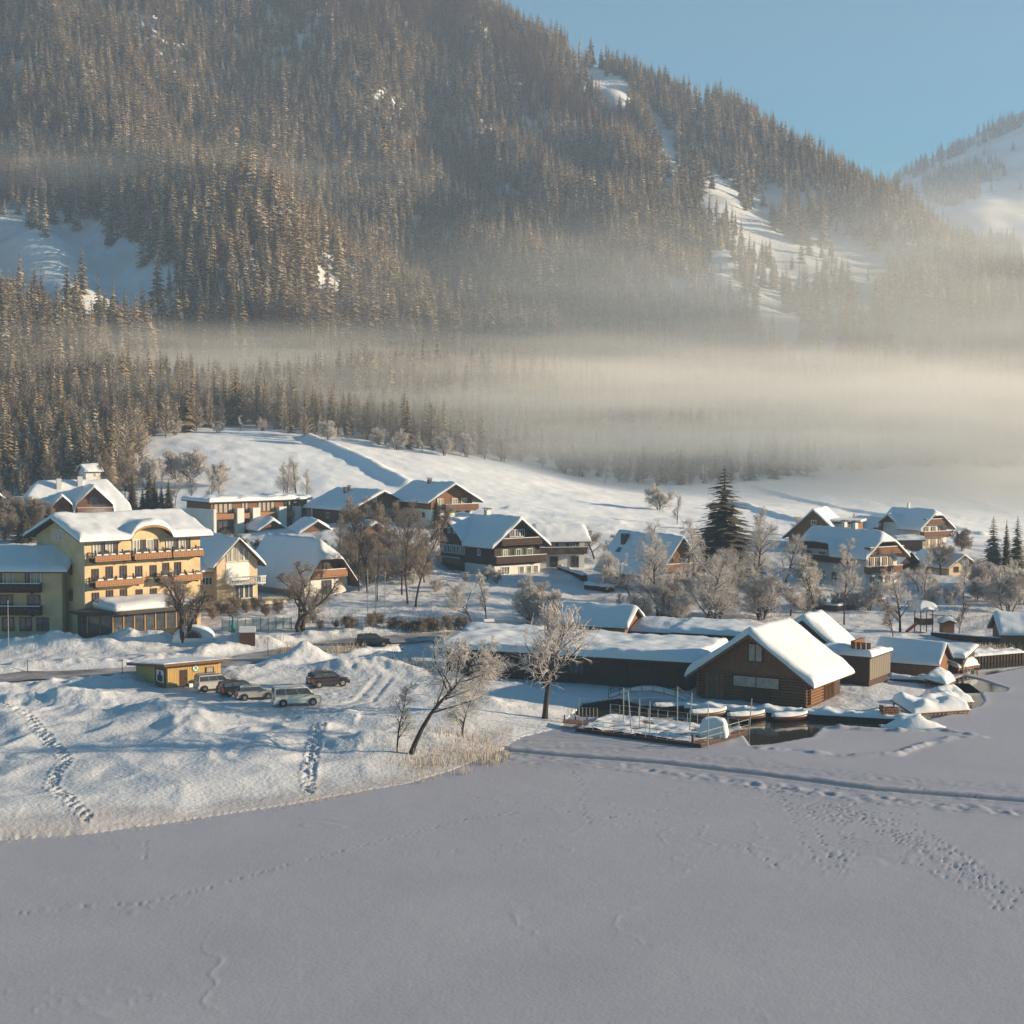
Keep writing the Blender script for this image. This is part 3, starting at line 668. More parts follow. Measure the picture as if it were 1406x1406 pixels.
# wood on the distant mountain
fp = []
for i in range(9000):
    a_, b2 = rg.uniform(0, 1), rg.uniform(0, 1)
    j = a_ * 139; r_ = b2 * 71
    g = FAR[int(r_), int(j)] * (1 - (j % 1)) + FAR[int(r_), min(139, int(j) + 1)] * (j % 1)
    u_, v_ = PX(*g); rv = np.interp(u_, uu, rid)
    d = v_ - rv; nz = float(fbm(np.array([g[0]]), np.array([g[1]]), 120, 3, 97)[0])
    band = 26 - max(0, (u_ - 1290)) * .0 + nz * 10
    p1 = ((u_ - 1300) / 45) ** 2 + ((v_ - 262) / 26) ** 2 < 1 + nz; p2 = ((u_ - 1352) / 26) ** 2 + ((v_ - 238) / 12) ** 2 < 1 + nz; p3 = v_ > 335 + nz * 30
    if (-2 < d < band) or ((p1 or p2 or (p3 and u_ < 1400)) and d > 0) or rg.rand() < .012: fp.append(g)
fp = np.array(fp)
instancer('distant_wood', fp, rg.randint(0, 4, len(fp)), rg.uniform(.6, 1.0, len(fp)), PROTO[:4], 'dark wood along the crest of the far mountain at right', 'forest')
# ------------------------------------------------------------------ building kit
M['wood_dark'] = mat('dark_stained_boards', (0.085, 0.048, 0.030), 0.8, noise=0.5, nscale=2.5, stretch=(6, 6, .6), bump=.01, bscale=6)
M['wood_brown'] = mat('brown_weathered_boards', (0.24, 0.115, 0.058), 0.8, noise=0.45, nscale=2.5, stretch=(6, 6, .6), bump=.01, bscale=6)
M['wood_mid'] = mat('honey_brown_boards', (0.26, 0.12, 0.05), 0.75, noise=0.4, nscale=2.5, stretch=(6, 6, .6), bump=.01, bscale=6)
M['wood_orange'] = mat('orange_stained_boards', (0.40, 0.20, 0.095), 0.7, noise=0.3, nscale=3, stretch=(6, 6, .6))
M['wood_yellow'] = mat('fresh_yellow_boards', (0.58, 0.38, 0.14), 0.7, col2=(0.46, 0.28, 0.10), nscale=2, stretch=(5, 5, .4), bump=.01, bscale=5)
M['plaster_yellow'] = mat('yellow_plaster', (0.72, 0.53, 0.31), 0.85, noise=0.28, nscale=.5, bump=.006, bscale=20, det=8)
M['plaster_lemon'] = mat('pale_yellow_plaster', (0.66, 0.52, 0.34), 0.85, noise=0.1, nscale=.6)
M['plaster_white'] = mat('white_plaster', (0.70, 0.68, 0.63), 0.85, noise=0.12, nscale=.7, bump=.004, bscale=20)
M['plaster_grey'] = mat('grey_rendered_wall', (0.36, 0.34, 0.32), 0.85, noise=0.2, nscale=.7)
M['roof_dark'] = mat('dark_roof_edge', (0.05, 0.045, 0.04), 0.7)
M['roof_wood'] = mat('timber_roof_edge', (0.20, 0.11, 0.06), 0.7, noise=.3, nscale=4)
M['glass'] = mat('window_glass', (0.03, 0.04, 0.05), 0.08, spec=0.8, col2=(0.08, 0.09, 0.10), nscale=1.2)
M['curtain'] = mat('curtained_glass', (0.45, 0.40, 0.34), 0.3, col2=(0.25, 0.22, 0.20), nscale=2, spec=.6)
M['white'] = mat('white_paint', (0.78, 0.77, 0.74), 0.5)
M['brown_frame'] = mat('brown_window_frame', (0.10, 0.05, 0.03), 0.6)
M['green'] = mat('green_shutters', (0.06, 0.12, 0.06), 0.6)
M['metal_dark'] = mat('dark_metal', (0.04, 0.04, 0.045), 0.45, metal=.6)
M['metal_grey'] = mat('galvanised_steel', (0.42, 0.41, 0.38), 0.4, metal=.7)
M['stone'] = mat('dark_stone_wall', (0.14, 0.12, 0.11), 0.9, noise=.5, nscale=2.0, bump=.04, bscale=3)
WCACHE = {}
def window(par, loc, rz, w_, h_, frame='white', pane='glass', mull=1, trans=0, shutters=None, name='window'):
    """window centred on loc, looking along local -Y"""
    key = (round(w_, 2), round(h_, 2), frame, mull, trans)
    if key not in WCACHE:
        m_ = MB(); e = .09; d = .12
        m_.bb(-w_/2, w_/2, -d, 0, h_/2 - e, h_/2); m_.bb(-w_/2, w_/2, -d, 0, -h_/2, -h_/2 + e)
        m_.bb(-w_/2, -w_/2 + e, -d, 0, -h_/2 + e, h_/2 - e); m_.bb(w_/2 - e, w_/2, -d, 0, -h_/2 + e, h_/2 - e)
        for i in range(mull):
            x = -w_/2 + w_ * (i + 1) / (mull + 1); m_.bb(x - .035, x + .035, -d + .01, 0, -h_/2 + e, h_/2 - e)
        for i in range(trans):
            z = -h_/2 + h_ * (i + 1) / (trans + 1); m_.bb(-w_/2 + e, w_/2 - e, -d + .02, 0, z - .03, z + .03)
        fm = m_.mesh(name); fm.materials.append(M[frame])
        g = MB(); g.bb(-w_/2 + .02, w_/2 - .02, -.05, -.01, -h_/2 + .02, h_/2 - .02)
        WCACHE[key] = (fm, {})
    fm, pc = WCACHE[key]
    if pane not in pc:
        g = MB(); g.bb(-w_/2 + .02, w_/2 - .02, -.05, -.01, -h_/2 + .02, h_/2 - .02); pm = g.mesh('pane'); pm.materials.append(M[pane]); pc[pane] = pm
    o = link(name, fm, par, None, loc, (0, 0, rz)); link('pane', pc[pane], o)
    if shutters:
        k2 = ('sh', round(w_, 2), round(h_, 2), shutters)
        if k2 not in WCACHE:
            g = MB(); g.bb(-w_*.24, w_*.24, -.07, -.01, -h_/2, h_/2)
            for i in range(5): z = -h_/2 + h_ * (i + .5) / 5; g.bb(-w_*.2, w_*.2, -.09, -.07, z - h_*.06, z + h_*.06)
            sm = g.mesh('shutter'); sm.materials.append(M[shutters]); WCACHE[k2] = sm
        for s in (-1, 1): link('shutter', WCACHE[k2], o, None, (s * w_ * .76, 0, 0))
    return o
def surf_mesh(name, xs, ys, top, bot, mt):
    """closed slab between two height functions on a grid"""
    X, Y = np.meshgrid(xs, ys); T = top(X, Y); B = bot(X, Y); nr, nc = X.shape; n = nr * nc
    v = np.concatenate([np.stack([X, Y, T], -1).reshape(-1, 3), np.stack([X, Y, B], -1).reshape(-1, 3)])
    f = gridfaces(nr, nc); fb = f[:, ::-1] + n; idx = np.arange(n).reshape(nr, nc); ring = []
    per = list(idx[0, :]) + list(idx[1:, -1]) + list(idx[-1, :-1][::-1]) + list(idx[1:-1, 0][::-1])
    for a, b2 in zip(per, per[1:] + per[:1]): ring.append((a, a + n, b2 + n, b2))
    me = npmesh(name, v, np.concatenate([f, fb, np.array(ring)]), True); me.materials.append(mt); return me
def lin(a, b, st, extra=()):
    n = max(2, int(math.ceil((b - a) / st)) + 1); r = list(np.linspace(a, b, n)) + [e for e in extra if a < e < b]
    r = sorted(set(round(q, 4) for q in r)); o = [r[0]]
    for q in r[1:]:
        if q - o[-1] > .03: o.append(q)
    return np.array(o)
class House: pass
def house(name, label, uvz, rz, x0, x1, y0, y1, wall_h, rise, ridge='y', ov=0.9, wall='plaster_white', clad=None, clad_z=None, snow=0.5, hip=None, fullhip=None,
          cross=(), arch=None, roofm='roof_dark', seed=0, cat='house', group=None, lean=0.0, ovs=None, patchy=0.0, base=-1.5, Y=None, cladr=None, fasc=.22):
    p = WZ(*uvz) if Y is None else W(uvz[0], uvz[1], Y)
    t = thing(name, label, cat, p, R(rz) + math.atan((703 - uvz[0]) / F), group)   # rz is measured against the local line of sight
    H = House(); H.t = t; H.x0, H.x1, H.y0, H.y1 = x0, x1, y0, y1; H.wh = wall_h
    ovx = ovy = ov
    if ovs: ovx, ovy = ovs
    cx = (x0 + x1) / 2; cyy = (y0 + y1) / 2; hx = (x1 - x0) / 2; hy = (y1 - y0) / 2
    def rz_(x, y):
        x = np.asarray(x, float); y = np.asarray(y, float)
        if ridge == 'y': r = rise * (1 - np.abs(x - cx) / hx)
        elif ridge == 'x': r = rise * (1 - np.abs(y - cyy) / hy)
        else: r = lean * (y - y0) + 0 * x
        if hip is not None:      # (height kept at the verge, slope): clipped gable at the front
            if ridge == 'y': r = np.minimum(r, hip[0] + (y - (y0 - ovy)) * hip[1]); 
            else: r = np.minimum(r, hip[0] + ((x1 + ovx) - x) * hip[1])
            if len(hip) > 2: r = np.minimum(r, hip[0] + ((y1 + ovy) - y) * hip[1] if ridge == 'y' else hip[0] + (x - (x0 - ovx)) * hip[1])
        for (side, c, hw, hh, sl) in cross:      # cross gables on the slopes
            g = hh - np.abs((x if side in 'FB' else y) - c) * sl
            on = (y < cyy) if side == 'F' else (y > cyy) if side == 'B' else (x < cx) if side == 'L' else (x > cx)
            on = on & (np.abs((x if side in 'FB' else y) - c) < hw)
            r = np.where(on, np.maximum(r, g), r)
        if arch:                 # eyebrow dormer: centre, half width, height over the eave
            c, hw, hh = arch; q = np.clip(1 - ((x - c) / hw) ** 2, 0, 1)
            r = np.where((y < cyy), np.maximum(r, hh * (1 - ((x - c) / hw) ** 2 * .95) - 0.12 * 0), r) if False else np.where(y < cyy, np.maximum(r, -0.45 + (hh + .45) * np.where(np.abs(x - c) < hw, np.sqrt(q), -1)), r)
        return r + wall_h
    H.r = rz_
    ex = [cx] + [c for c in [cx - hx * .02]]; 
    exx = ([cx] if ridge == 'y' else []) + [c + s * hw * .999 for (sd, c, hw, hh, sl) in cross if sd in 'FB' for s in (-1, 0, 1)]
    exy = ([cyy] if ridge != 'y' else []) + [c + s * hw * .999 for (sd, c, hw, hh, sl) in cross if sd in 'LR' for s in (-1, 0, 1)]
    st = 0.5 if (cross or arch or hip) else 0.9
    xs = lin(x0 - ovx, x1 + ovx, st, exx); ys = lin(y0 - ovy, y1 + ovy, st, exy)
    rf = link('roof', surf_mesh('roof', xs, ys, rz_, lambda a, b: rz_(a, b) - fasc, M[roofm]), t)
    for p_ in rf.data.polygons: p_.use_smooth = False
    # snow on the roof
    xo0, xo1, yo0, yo1 = x0 - ovx - .12, x1 + ovx + .12, y0 - ovy - .12, y1 + ovy + .12
    if snow > 0:
        rr = min(.9, snow * 1.3)
        edge = [0, .05, .13, .28, .5, .75, 1.0]
        xs2 = sorted(set([round(xo0 + rr * e, 3) for e in edge] + [round(xo1 - rr * e, 3) for e in edge])); ys2 = sorted(set([round(yo0 + rr * e, 3) for e in edge] + [round(yo1 - rr * e, 3) for e in edge]))
        xs2 = lin(xo0, xo1, .45, exx + xs2); ys2 = lin(yo0, yo1, .45, exy + ys2)
        def top(a, b):
            d = np.minimum(np.minimum(a - xo0, xo1 - a), np.minimum(b - yo0, yo1 - b)) / (rr * (1 + 1.1 * fbm(a, b, 1.4, 2, seed + 8)))
            q = np.sqrt(np.clip(1 - (1 - np.clip(d, 0, 1)) ** 2, 0, 1))
            # soften the ridge by averaging the roof height
            k = .35; base_ = (rz_(a, b) * 2 + rz_(a + k, b) + rz_(a - k, b) + rz_(a, b + k) + rz_(a, b - k)) / 6
            base_ = np.maximum(base_, rz_(a, b) - .12)
            n_ = fbm(a + seed * 7, b + seed * 3, 2.6, 3, seed) * .32 * min(1, snow * 2) + fbm(a, b, 7, 2, seed + 2) * .3 * min(1, snow * 1.5)
            th = snow + n_ + fbm(a + 3, b, .9, 2, seed + 6) * .10
            if patchy: th = th * (1 - patchy * sstep(0.0, .3, fbm(a, b, 2.2, 3, seed + 4)))
            return base_ + .02 + np.maximum(th, .03) * q
        H.snow = link('roof_snow', surf_mesh('roof_snow', xs2, ys2, top, lambda a, b: rz_(a, b) + .005, M['snow']), rf)
        H.top = top
    # walls follow the roof underside
    def wallring(name_, mt_, zlo, zhi, off, sides='FRBL'):
        m_ = MB()
        def run(a, b2):
            L = math.hypot(b2[0] - a[0], b2[1] - a[1]); n = max(2, int(L / .5)); n += n % 2
            for i in range(n):
                q = [(a[0] + (b2[0] - a[0]) * k / n, a[1] + (b2[1] - a[1]) * k / n) for k in (i, i + 1)]
                zt = [(float(rz_(min(max(g[0], x0), x1), min(max(g[1], y0), y1))) - .06 if zhi is None else min(zhi, float(rz_(g[0], g[1])) - .06)) for g in q]
                m_.poly([(q[0][0], q[0][1], zlo), (q[1][0], q[1][1], zlo), (q[1][0], q[1][1], zt[1]), (q[0][0], q[0][1], zt[0])])
        c = [(x0 - off, y0 - off), (x1 + off, y0 - off), (x1 + off, y1 + off), (x0 - off, y1 + off)]
        for i, s in enumerate('FRBL'):
            if s in sides: run(c[i], c[(i + 1) % 4])
        return m_.build(name_, M[mt_], t)
    H.wall = wallring('wall', wall, base, None, 0)
    if clad: wallring('timber_cladding', clad, clad_z, None, .04, 'FRBL')
    def onwall(side, a, z, off=.0):
        if side == 'F': return (a, y0 - off, z), 0
        if side == 'B': return (a, y1 + off, z), math.pi
        if side == 'L': return (x0 - off, a, z), -math.pi / 2
        return (x1 + off, a, z), math.pi / 2
    H.onwall = onwall
    def win(side, a, z, w_=1.1, h_=1.3, **k):
        lc, r_ = onwall(side, a, z, .045 if clad and z > clad_z else 0); return window(t, lc, r_, w_, h_, **k)
    H.win = win
    def balcony(side, a0, a1, z, depth=1.2, m_='wood_brown', rail=1.0, panels=True, boxes=False, snowtop=True):
        lc, r_ = onwall(side, (a0 + a1) / 2, z, .0); L = a1 - a0
        g = MB(); g.bb(-L/2, L/2, -depth, 0, -.18, 0)
        for s in (-1, 1): g.bb(s * L * .42 - .08, s * L * .42 + .08, -depth * .9, 0, -.38, -.18)
        o = g.build('balcony', M[m_], t, loc=lc, rot=(0, 0, r_))
        g = MB(); nb = max(3, int(L / .22)); bw = L / nb
        for i in range(nb):
            x = -L/2 + bw * (i + .5)
            if panels: g.bb(x - bw * .42, x + bw * .42, -depth - .03, -depth + .02, .05, rail - .08)
            elif i % 2 == 0: g.bb(x - .03, x + .03, -depth - .02, -depth + .02, 0, rail)
        for s in (-1, 1):
            ns = max(2, int(depth / .25))
            for i in range(ns):
                y = -depth + depth * (i + .5) / ns; g.bb(s * L/2 - .03, s * L/2 + .03, y - .1 if panels else y - .03, y + .1 if panels else y + .03, .05, rail - .08)
        g.bb(-L/2 - .05, L/2 + .05, -depth - .06, -depth + .05, rail - .08, rail)
        for s in (-1, 1): g.bb(s * L/2 - .05, s * L/2 + .05, -depth, 0, rail - .08, rail)
        g.build('railing', M[m_], o)
        if snowtop:
            g = MB(); g.bb(-L/2 - .05, L/2 + .05, -depth - .09, -depth + .08, rail + .002, rail + .10); g.build('rail_snow', M['snow'], o)
        return o
    H.balcony = balcony
    def chimney(x, y, w_=.7, h_=1.2, m_='plaster_white', cap=True):
        zb = float(rz_(x, y)) - .3; g = MB(); g.bb(x - w_/2, x + w_/2, y - w_/2, y + w_/2, zb, zb + .3 + snow + h_)
        o = g.build('chimney', M[m_], rf); zt = zb + .3 + snow + h_
        if cap:
            g = MB(); g.bb(x - w_*.65, x + w_*.65, y - w_*.65, y + w_*.65, zt + .22, zt + .32)
            for sx_ in (-1, 1):
                for sy_ in (-1, 1): g.bb(x + sx_*w_*.4 - .05, x + sx_*w_*.4 + .05, y + sy_*w_*.4 - .05, y + sy_*w_*.4 + .05, zt, zt + .22)
            g.build('chimney_cap', M['stone'], rf)
        return o
    H.chimney = chimney
    def skylight(x, y, w_=.9, l_=1.1):
        z = float(rz_(x, y)) + snow * .9; g = MB(); sl = (float(rz_(x + .1, y)) - float(rz_(x - .1, y))) / .2; sly = (float(rz_(x, y + .1)) - float(rz_(x, y - .1))) / .2
        g.box((x, y, z + .05), (w_, l_, .12), ry=-math.atan(sl), rx=math.atan(sly)); g.build('skylight', M['glass'], rf)
    H.skylight = skylight
    return H
# ------------------------------------------------------------------ the buildings
# hotel, main block
h = house('hotel', 'large yellow four storey hotel with snowy roof, arched dormer and flower box balconies', (117,875,2.7), 28, 0, 17.3, 0, 13.2, 12.9, 2.3, 'x', ov=1.2, wall='plaster_yellow', snow=.72,
          arch=(9.3, 3.1, 1.35), seed=1, cat='hotel', roofm='roof_dark')
hotel = h
def px2x(u): return (u - 117) / 9.35
for u in (133, 150, 187, 206, 234, 252):
    h.win('F', px2x(u), 11.3, 1.05, 2.0, frame='white', pane='curtain', mull=1); h.win('F', px2x(u) + .95, 11.25, .7, 2.0, frame='brown_frame', pane='glass', mull=0)
for u in (131.5, 150.5, 169.5, 191, 211, 229, 246): h.win('F', px2x(u), 8.0, .95, 1.6 if u in (131.5, 191, 211) else 2.0, frame='brown_frame', pane='glass', mull=1)
for u in (131.5, 150.5, 169.5, 191, 211, 246): h.win('F', px2x(u), 4.9, .95, 1.6 if u in (131.5, 191, 211) else 2.0, frame='brown_frame', pane='glass', mull=1)
def hotel_balcony(a0, a1, z, big=True):
    o = h.balcony('F', a0, a1, z, 1.3, 'metal_dark', 1.05, panels=False, snowtop=False)
    L = a1 - a0; g = MB()
    nb = int(L / .33)
    for i in range(nb):
        x = -L/2 + L * (i + .5) / nb; g.bb(x - .15, x + .15, -1.55, -1.36, .02 + .05 * (i % 2), .62)
    g.bb(-L/2, L/2, -1.62, -1.34, -.12, .04); g.bb(-L/2, L/2, -1.6, -1.36, .62, .70)
    g.build('flower_box', M['wood_orange'], o)
    g = MB()
    for i in range(5):
        x = -L/2 + L * (i + .5) / 5; g.bb(x - L*.06, x + L*.06, -1.63, -1.35, .71, .85)
    g.build('rail_snow', M['snow'], o)
    for x in (-L*.4, -L*.1, L*.15, L*.35): g = MB(); g.tube((x, -.7, 0), (x, -.7, 1.3), .14, .10, 6); g.build('planter', M['metal_dark'], o)
for (a, b) in ((124, 172), (177, 229), (231, 275)): hotel_balcony(px2x(a), px2x(b), 9.9)
for (a, b) in ((124, 189), (213, 273)): hotel_balcony(px2x(a), px2x(b), 6.65)
hotel_balcony(px2x(128), px2x(190), 3.6)
# compass rose painted on the wall, in low relief
M['rose'] = mat('faded_red_wall_painting', (0.50, 0.20, 0.10), 0.8, noise=.3, nscale=3)
g = MB(); cxr, czr = px2x(201), 6.9
for k in range(8):
    a = k * math.pi / 4; L = 1.0 if k % 2 == 0 else .62
    g.prism([(cxr + math.cos(a) * L, -.012, czr + math.sin(a) * L), (cxr + math.cos(a + .4) * .22, -.012, czr + math.sin(a + .4) * .22), (cxr, -.012, czr), (cxr + math.cos(a - .4) * .22, -.012, czr + math.sin(a - .4) * .22)], (0, -.012, 0))
g.build('wall_emblem', M['rose'], h.t)
for s in (-.62, .62): h.win('L', 6.6 + s, 12.9, .85, 1.5, frame='white', pane='curtain', mull=0)
for z in (5.2, 8.6): h.win('L', 3.6, z, .8, 1.5, frame='brown_frame', pane='glass', mull=0)
# curved timber fascia of the arched dormer
g = MB(); n = 14
for i in range(n):
    a0, a1 = math.pi * (i / n), math.pi * ((i + 1) / n)
    q = []
    for a in (a0, a1): q.append((9.3 - math.cos(a) * 3.15, 12.9 - .45 + math.sin(a) * 1.8))
    g.prism([(q[0][0], -1.28, q[0][1]), (q[1][0], -1.28, q[1][1]), (q[1][0], -1.28, q[1][1] - .3), (q[0][0], -1.28, q[0][1] - .3)], (0, .16, 0))
g.build('arched_fascia', M['wood_orange'], h.t)
g = MB(); g.tube((-.05, -.1, 0), (-.05, -.1, 12.4), .07, n=6); g.build('downpipe', M['metal_grey'], h.t)
# hotel wing on the left
h = house('hotel_wing', 'lower yellow hotel wing in shade with dark balconies at the left edge', (86,873,2.7), -17, -24, 0, 0, 9, 8.9, 2.1, 'x', ov=.9, wall='plaster_yellow', snow=.55, seed=2, cat='hotel wing')
for i, x in enumerate((-4.0, -7.6, -11.0, -14.6)):
    h.win('F', x + .2, 7.4, .6, 2.1, frame='white', pane='curtain', mull=0); h.win('F', x + 1.0, 7.4, .6, 2.1, frame='white', pane='curtain', mull=0); h.win('F', x - .5, 7.4, .6, 2.1, frame='brown_frame', mull=0)
    h.win('F', x + .3, 4.4, 1.7, 1.9, frame='brown_frame', mull=1)
for x in (-2.3, -4.5, -6.8, -10, -12.2, -14.5): h.win('F', x - .3, 1.5, 1.6, 1.8, frame='brown_frame', mull=1)
for z in (5.9, 2.95): h.balcony('F', -17, -2.6, z, 1.1, 'wood_dark', 1.0)
# glazed dining room
px = hotel.t.matrix_basis
e = thing('dining_pavilion', 'dark glazed hotel dining room with timber mullions and snowy lean-to roof', 'pavilion', hotel.t.location, hotel.t.rotation_euler[2])
g = MB(); g.prism([(-1.0, -.05, -1.5), (-1.0, -2.6, -1.5), (1.2, -5.0, -1.5), (13.5, -5.0, -1.5), (13.5, -.05, -1.5)], (0, 0, 2.4)); g.build('plinth', mat('dark_green_plinth', (.035, .04, .03), .8, noise=.3), e)
pl = [(-1.0, -.05), (-1.0, -2.6), (1.2, -5.0), (13.5, -5.0), (13.5, -.05)]
for (a, b) in zip(pl[:-1], pl[1:]):
    a = Vector((*a, 0)); b = Vector((*b, 0)); L = (b - a).length; n = max(1, round(L / 1.5)); r_ = math.atan2((b - a).y, (b - a).x)
    for i in range(n):
        c = a.lerp(b, (i + .5) / n); o = link('window', None, e) if False else None
        window(e, (c.x, c.y, 2.05), r_, L / n - .12, 2.3, frame='brown_frame', pane='glass', mull=0)
    for i in range(n + 1):
        c = a.lerp(b, i / n); g = MB(); g.box((c.x, c.y, 2.1), (.10, .2, 2.5), r_); g.build('mullion', M['wood_yellow'], e)
g = MB(); g.prism([(-2.2, 0, 3.25), (-2.2, -3.2, 3.25), (.8, -6.1, 3.25), (14.2, -6.1, 3.25), (14.2, 0, 3.25)], (0, 0, .45)); rf = g.build('canopy_roof', M['roof_dark'], e)
link('roof_snow', surf_mesh('roof_snow', lin(1.0, 13.9, .4), lin(-5.9, -.1, .3), lambda a, b: 3.72 + .85 * np.sqrt(np.clip(1 - (1 - np.clip(np.minimum(np.minimum(a - .95, 13.95 - a) / 1.2, (b + 5.95) / 1.6), 0, 1)) ** 2, 0, 1)) + fbm(a, b, 2, 2, 3) * .15 + (b + 5.9) * .08, lambda a, b: 3.705 + 0 * a, M['snow']), rf)
# yellow gable house
h = house('yellow_gable_house', 'pale yellow gabled house with tall gable glazing and white balcony beside the hotel', (298,830,3.4), 25, 0, 6.7, 0, 11, 6.5, 3.3, 'y', ov=.9, wall='plaster_lemon', snow=.5, seed=3)
for x, hh in ((2.0, 1.9), (2.9, 2.7), (3.95, 2.7), (4.85, 1.9)): h.win('F', x, 6.3 + hh / 2, .8, hh, frame='white', pane='curtain', mull=0)
g = MB(); g.bb(1.5, 5.3, -.06, 0, 3.4, 6.1); g.build('white_panel', M['white'], h.t)
h.balcony('F', 1.4, 7.2, 3.1, 1.8, 'white', .95, panels=False); h.chimney(-.2, 5.5, .5, .3, 'stone', False)
for x in (3.6, 5.2): h.win('F', x, 1.7, 1.5, 2.1, frame='white', mull=1)
h.win('L', 3, 2, 1, 1.2); h.win('L', 7, 4.8, 1, 1.2)
g = MB(); g.bb(-3.5, 9.5, -5.2, -.1, .15, .6); g.bb(-3.3, -3.0, -5.1, -4.8, -2, .15); g.bb(1, 1.3, -5.1, -4.8, -2, .15); g.bb(9, 9.3, -5.1, -4.8, -2, .15); g.build('terrace', M['plaster_lemon'], h.t)
h2 = house('linking_wing', 'small yellow link building between hotel and gable house', (262,832,3.2), 15, 0, 5, 0, 6, 5.4, 1.2, 'x', ov=.7, wall='plaster_yellow', snow=.5, seed=5, roofm='wood_orange')
h2.win('F', 2.5, 3.6, 1.6, 1.2, mull=2)
# barn with clipped gable
h = house('timber_barn', 'brown timber barn with clipped gable roof and orange balcony above white ground floor', (418,820,3.7), 35, 0, 8.2, 0, 15, 3.2, 5.3, 'y', ov=1.5, wall='plaster_white', clad='wood_mid', clad_z=2.9, snow=.45, hip=(2.7, .9), seed=6, roofm='roof_wood')
h.balcony('F', .4, 7.4, 3.1, 1.2, 'wood_orange'); h.win('F', 4.2, 1.2, 1.8, 2.4, frame='brown_frame', pane='glass', mull=1, name='door'); h.win('F', 4.2, 4.3, 1.5, 1.6, frame='brown_frame', mull=1)
h.win('F', 6.4, 4.2, .9, 1.2, frame='brown_frame'); h.win('L', 6, 1.6, 1.2, 1.1); h.win('L', 10, 1.6, 1.2, 1.1)
# row of modern terraced houses
h = house('terraced_row', 'flat roofed terraced row with white party walls, glazed timber bays and lumpy roof snow', (290,738,8.3), 32, 0, 23, 0, 9, 7.0, .3, 'flat', ov=.8, wall='wood_brown', snow=.85, seed=7, lean=.02, patchy=.4)
for i, (a, b) in enumerate(((0, .35), (5.2, 6.8), (8.9, 10.6), (15.2, 17.0), (19.2, 20.6), (22.4, 23))):
    g = MB(); g.bb(a, b, -1.4, -.05, -2, 5.6); g.build('party_wall', M['plaster_white'], h.t)
g = MB(); g.bb(-.25, -.05, -1.4, 9, -2, 5.6); g.build('party_wall', M['plaster_white'], h.t)
for (a, b) in ((.6, 5), (7, 8.7), (10.9, 15), (17.3, 19), (20.8, 22.2)):
    n = max(2, int((b - a) / 1.0))
    for i in range(n):
        x = a + (b - a) * (i + .5) / n
        h.win('F', x, 5.7, (b - a) / n - .12, 1.9, frame='wood_mid', pane='curtain', mull=0); h.win('F', x, 2.5, (b - a) / n - .12, 1.9, frame='wood_yellow' if a == 10.9 else 'brown_frame', mull=0)
    h.balcony('F', a, b, 3.7, .9, 'wood_orange', .9, snowtop=False)
# garages and small chalets in front of it
h = house('garden_shed', 'small dark gabled shed with snow cap below the terraced row', (322,733,8.6), 12, 0, 4.4, 0, 5, 1.9, 1.5, 'y', ov=.6, wall='wood_dark', snow=.55, seed=8, cat='shed')
h = house('garage_house', 'small white and brown garage with gable facing left beside the shed', (357,742,7.8), 20, 0, 5.2, 0, 7, 2.3, 1.6, 'y', ov=.6, wall='plaster_white', clad='wood_brown', clad_z=2.1, snow=.6, seed=9, cat='garage'); h.win('F', 2.6, 1.1, 2.2, 1.8, frame='brown_frame', mull=2)
h = house('garage_house', 'second small garage with brown gable, middle one of the three under the hill', (414,748,7.2), 20, 0, 6.2, 0, 7, 2.6, 1.9, 'y', ov=.7, wall='plaster_grey', clad='wood_brown', clad_z=2.4, snow=.6, seed=10, cat='garage'); h.win('F', 2, 1.3, 1.2, 1.2, frame='brown_frame')
h = house('garage_house', 'reddish boarded cottage with snowy gable, rightmost of the three under the hill', (492,762,7.0), 25, 0, 6.4, 0, 7, 3.8, 1.9, 'y', ov=.8, wall='wood_mid', snow=.55, seed=11, cat='cottage'); h.win('F', 4.6, 1.6, 1.2, 1.6, frame='brown_frame', mull=0); h.win('F', 2, 1.8, 1.3, 1.2)
# brown chalets on the meadow edge
h = house('brown_chalet', 'wide dark brown chalet with shuttered windows at the foot of the meadow', (484,724,10.2), 33, 0, 13.5, 0, 15, 4.0, 3.0, 'y', ov=1.4, wall='wood_brown', snow=.45, seed=12, group='two brown chalets at the foot of the meadow')
for x in (1.6, 3.9, 6.1, 8.6): h.win('F', x, 2.7, 1.5, 1.9, frame='wood_brown', pane='curtain', mull=1)
h.win('F', 5.2, 5.4, .9, 1.1, pane='curtain'); h.chimney(4.5, 9.5, .6, .9, 'stone'); h.chimney(5.6, 9.8, .5, .7, 'stone'); h.win('L', 4, 2, 1.2, 1.2); h.win('L', 9, 2, 1.2, 1.2)
h = house('brown_chalet', 'chalet with long brown balcony and white ground floor beside a small conifer', (592,718,11.2), 30, 0, 9.4, 0, 14, 4.9, 2.7, 'y', ov=1.6, wall='plaster_white', clad='wood_mid', clad_z=2.6, snow=.4, seed=13, group='two brown chalets at the foot of the meadow')
h.balcony('F', 2.6, 10.2, 2.6, 1.3, 'wood_brown'); h.chimney(4.0, 7.5, .7, .7, 'stone')
for x in (2.0, 5.3, 7.5): h.win('F', x, 3.9, 1.3, 1.7, frame='white', pane='curtain', mull=1)
for x in (3.6, 6.2, 8.3): h.win('F', x, 1.2, 1.1, 1.9, frame='brown_frame', pane='curtain' if x == 6.2 else 'glass', mull=1)
h.win('L', 3, 1.4, 1, 1.1, frame='brown_frame'); h.win('L', 7, 1.4, 1, 1.1, frame='brown_frame')
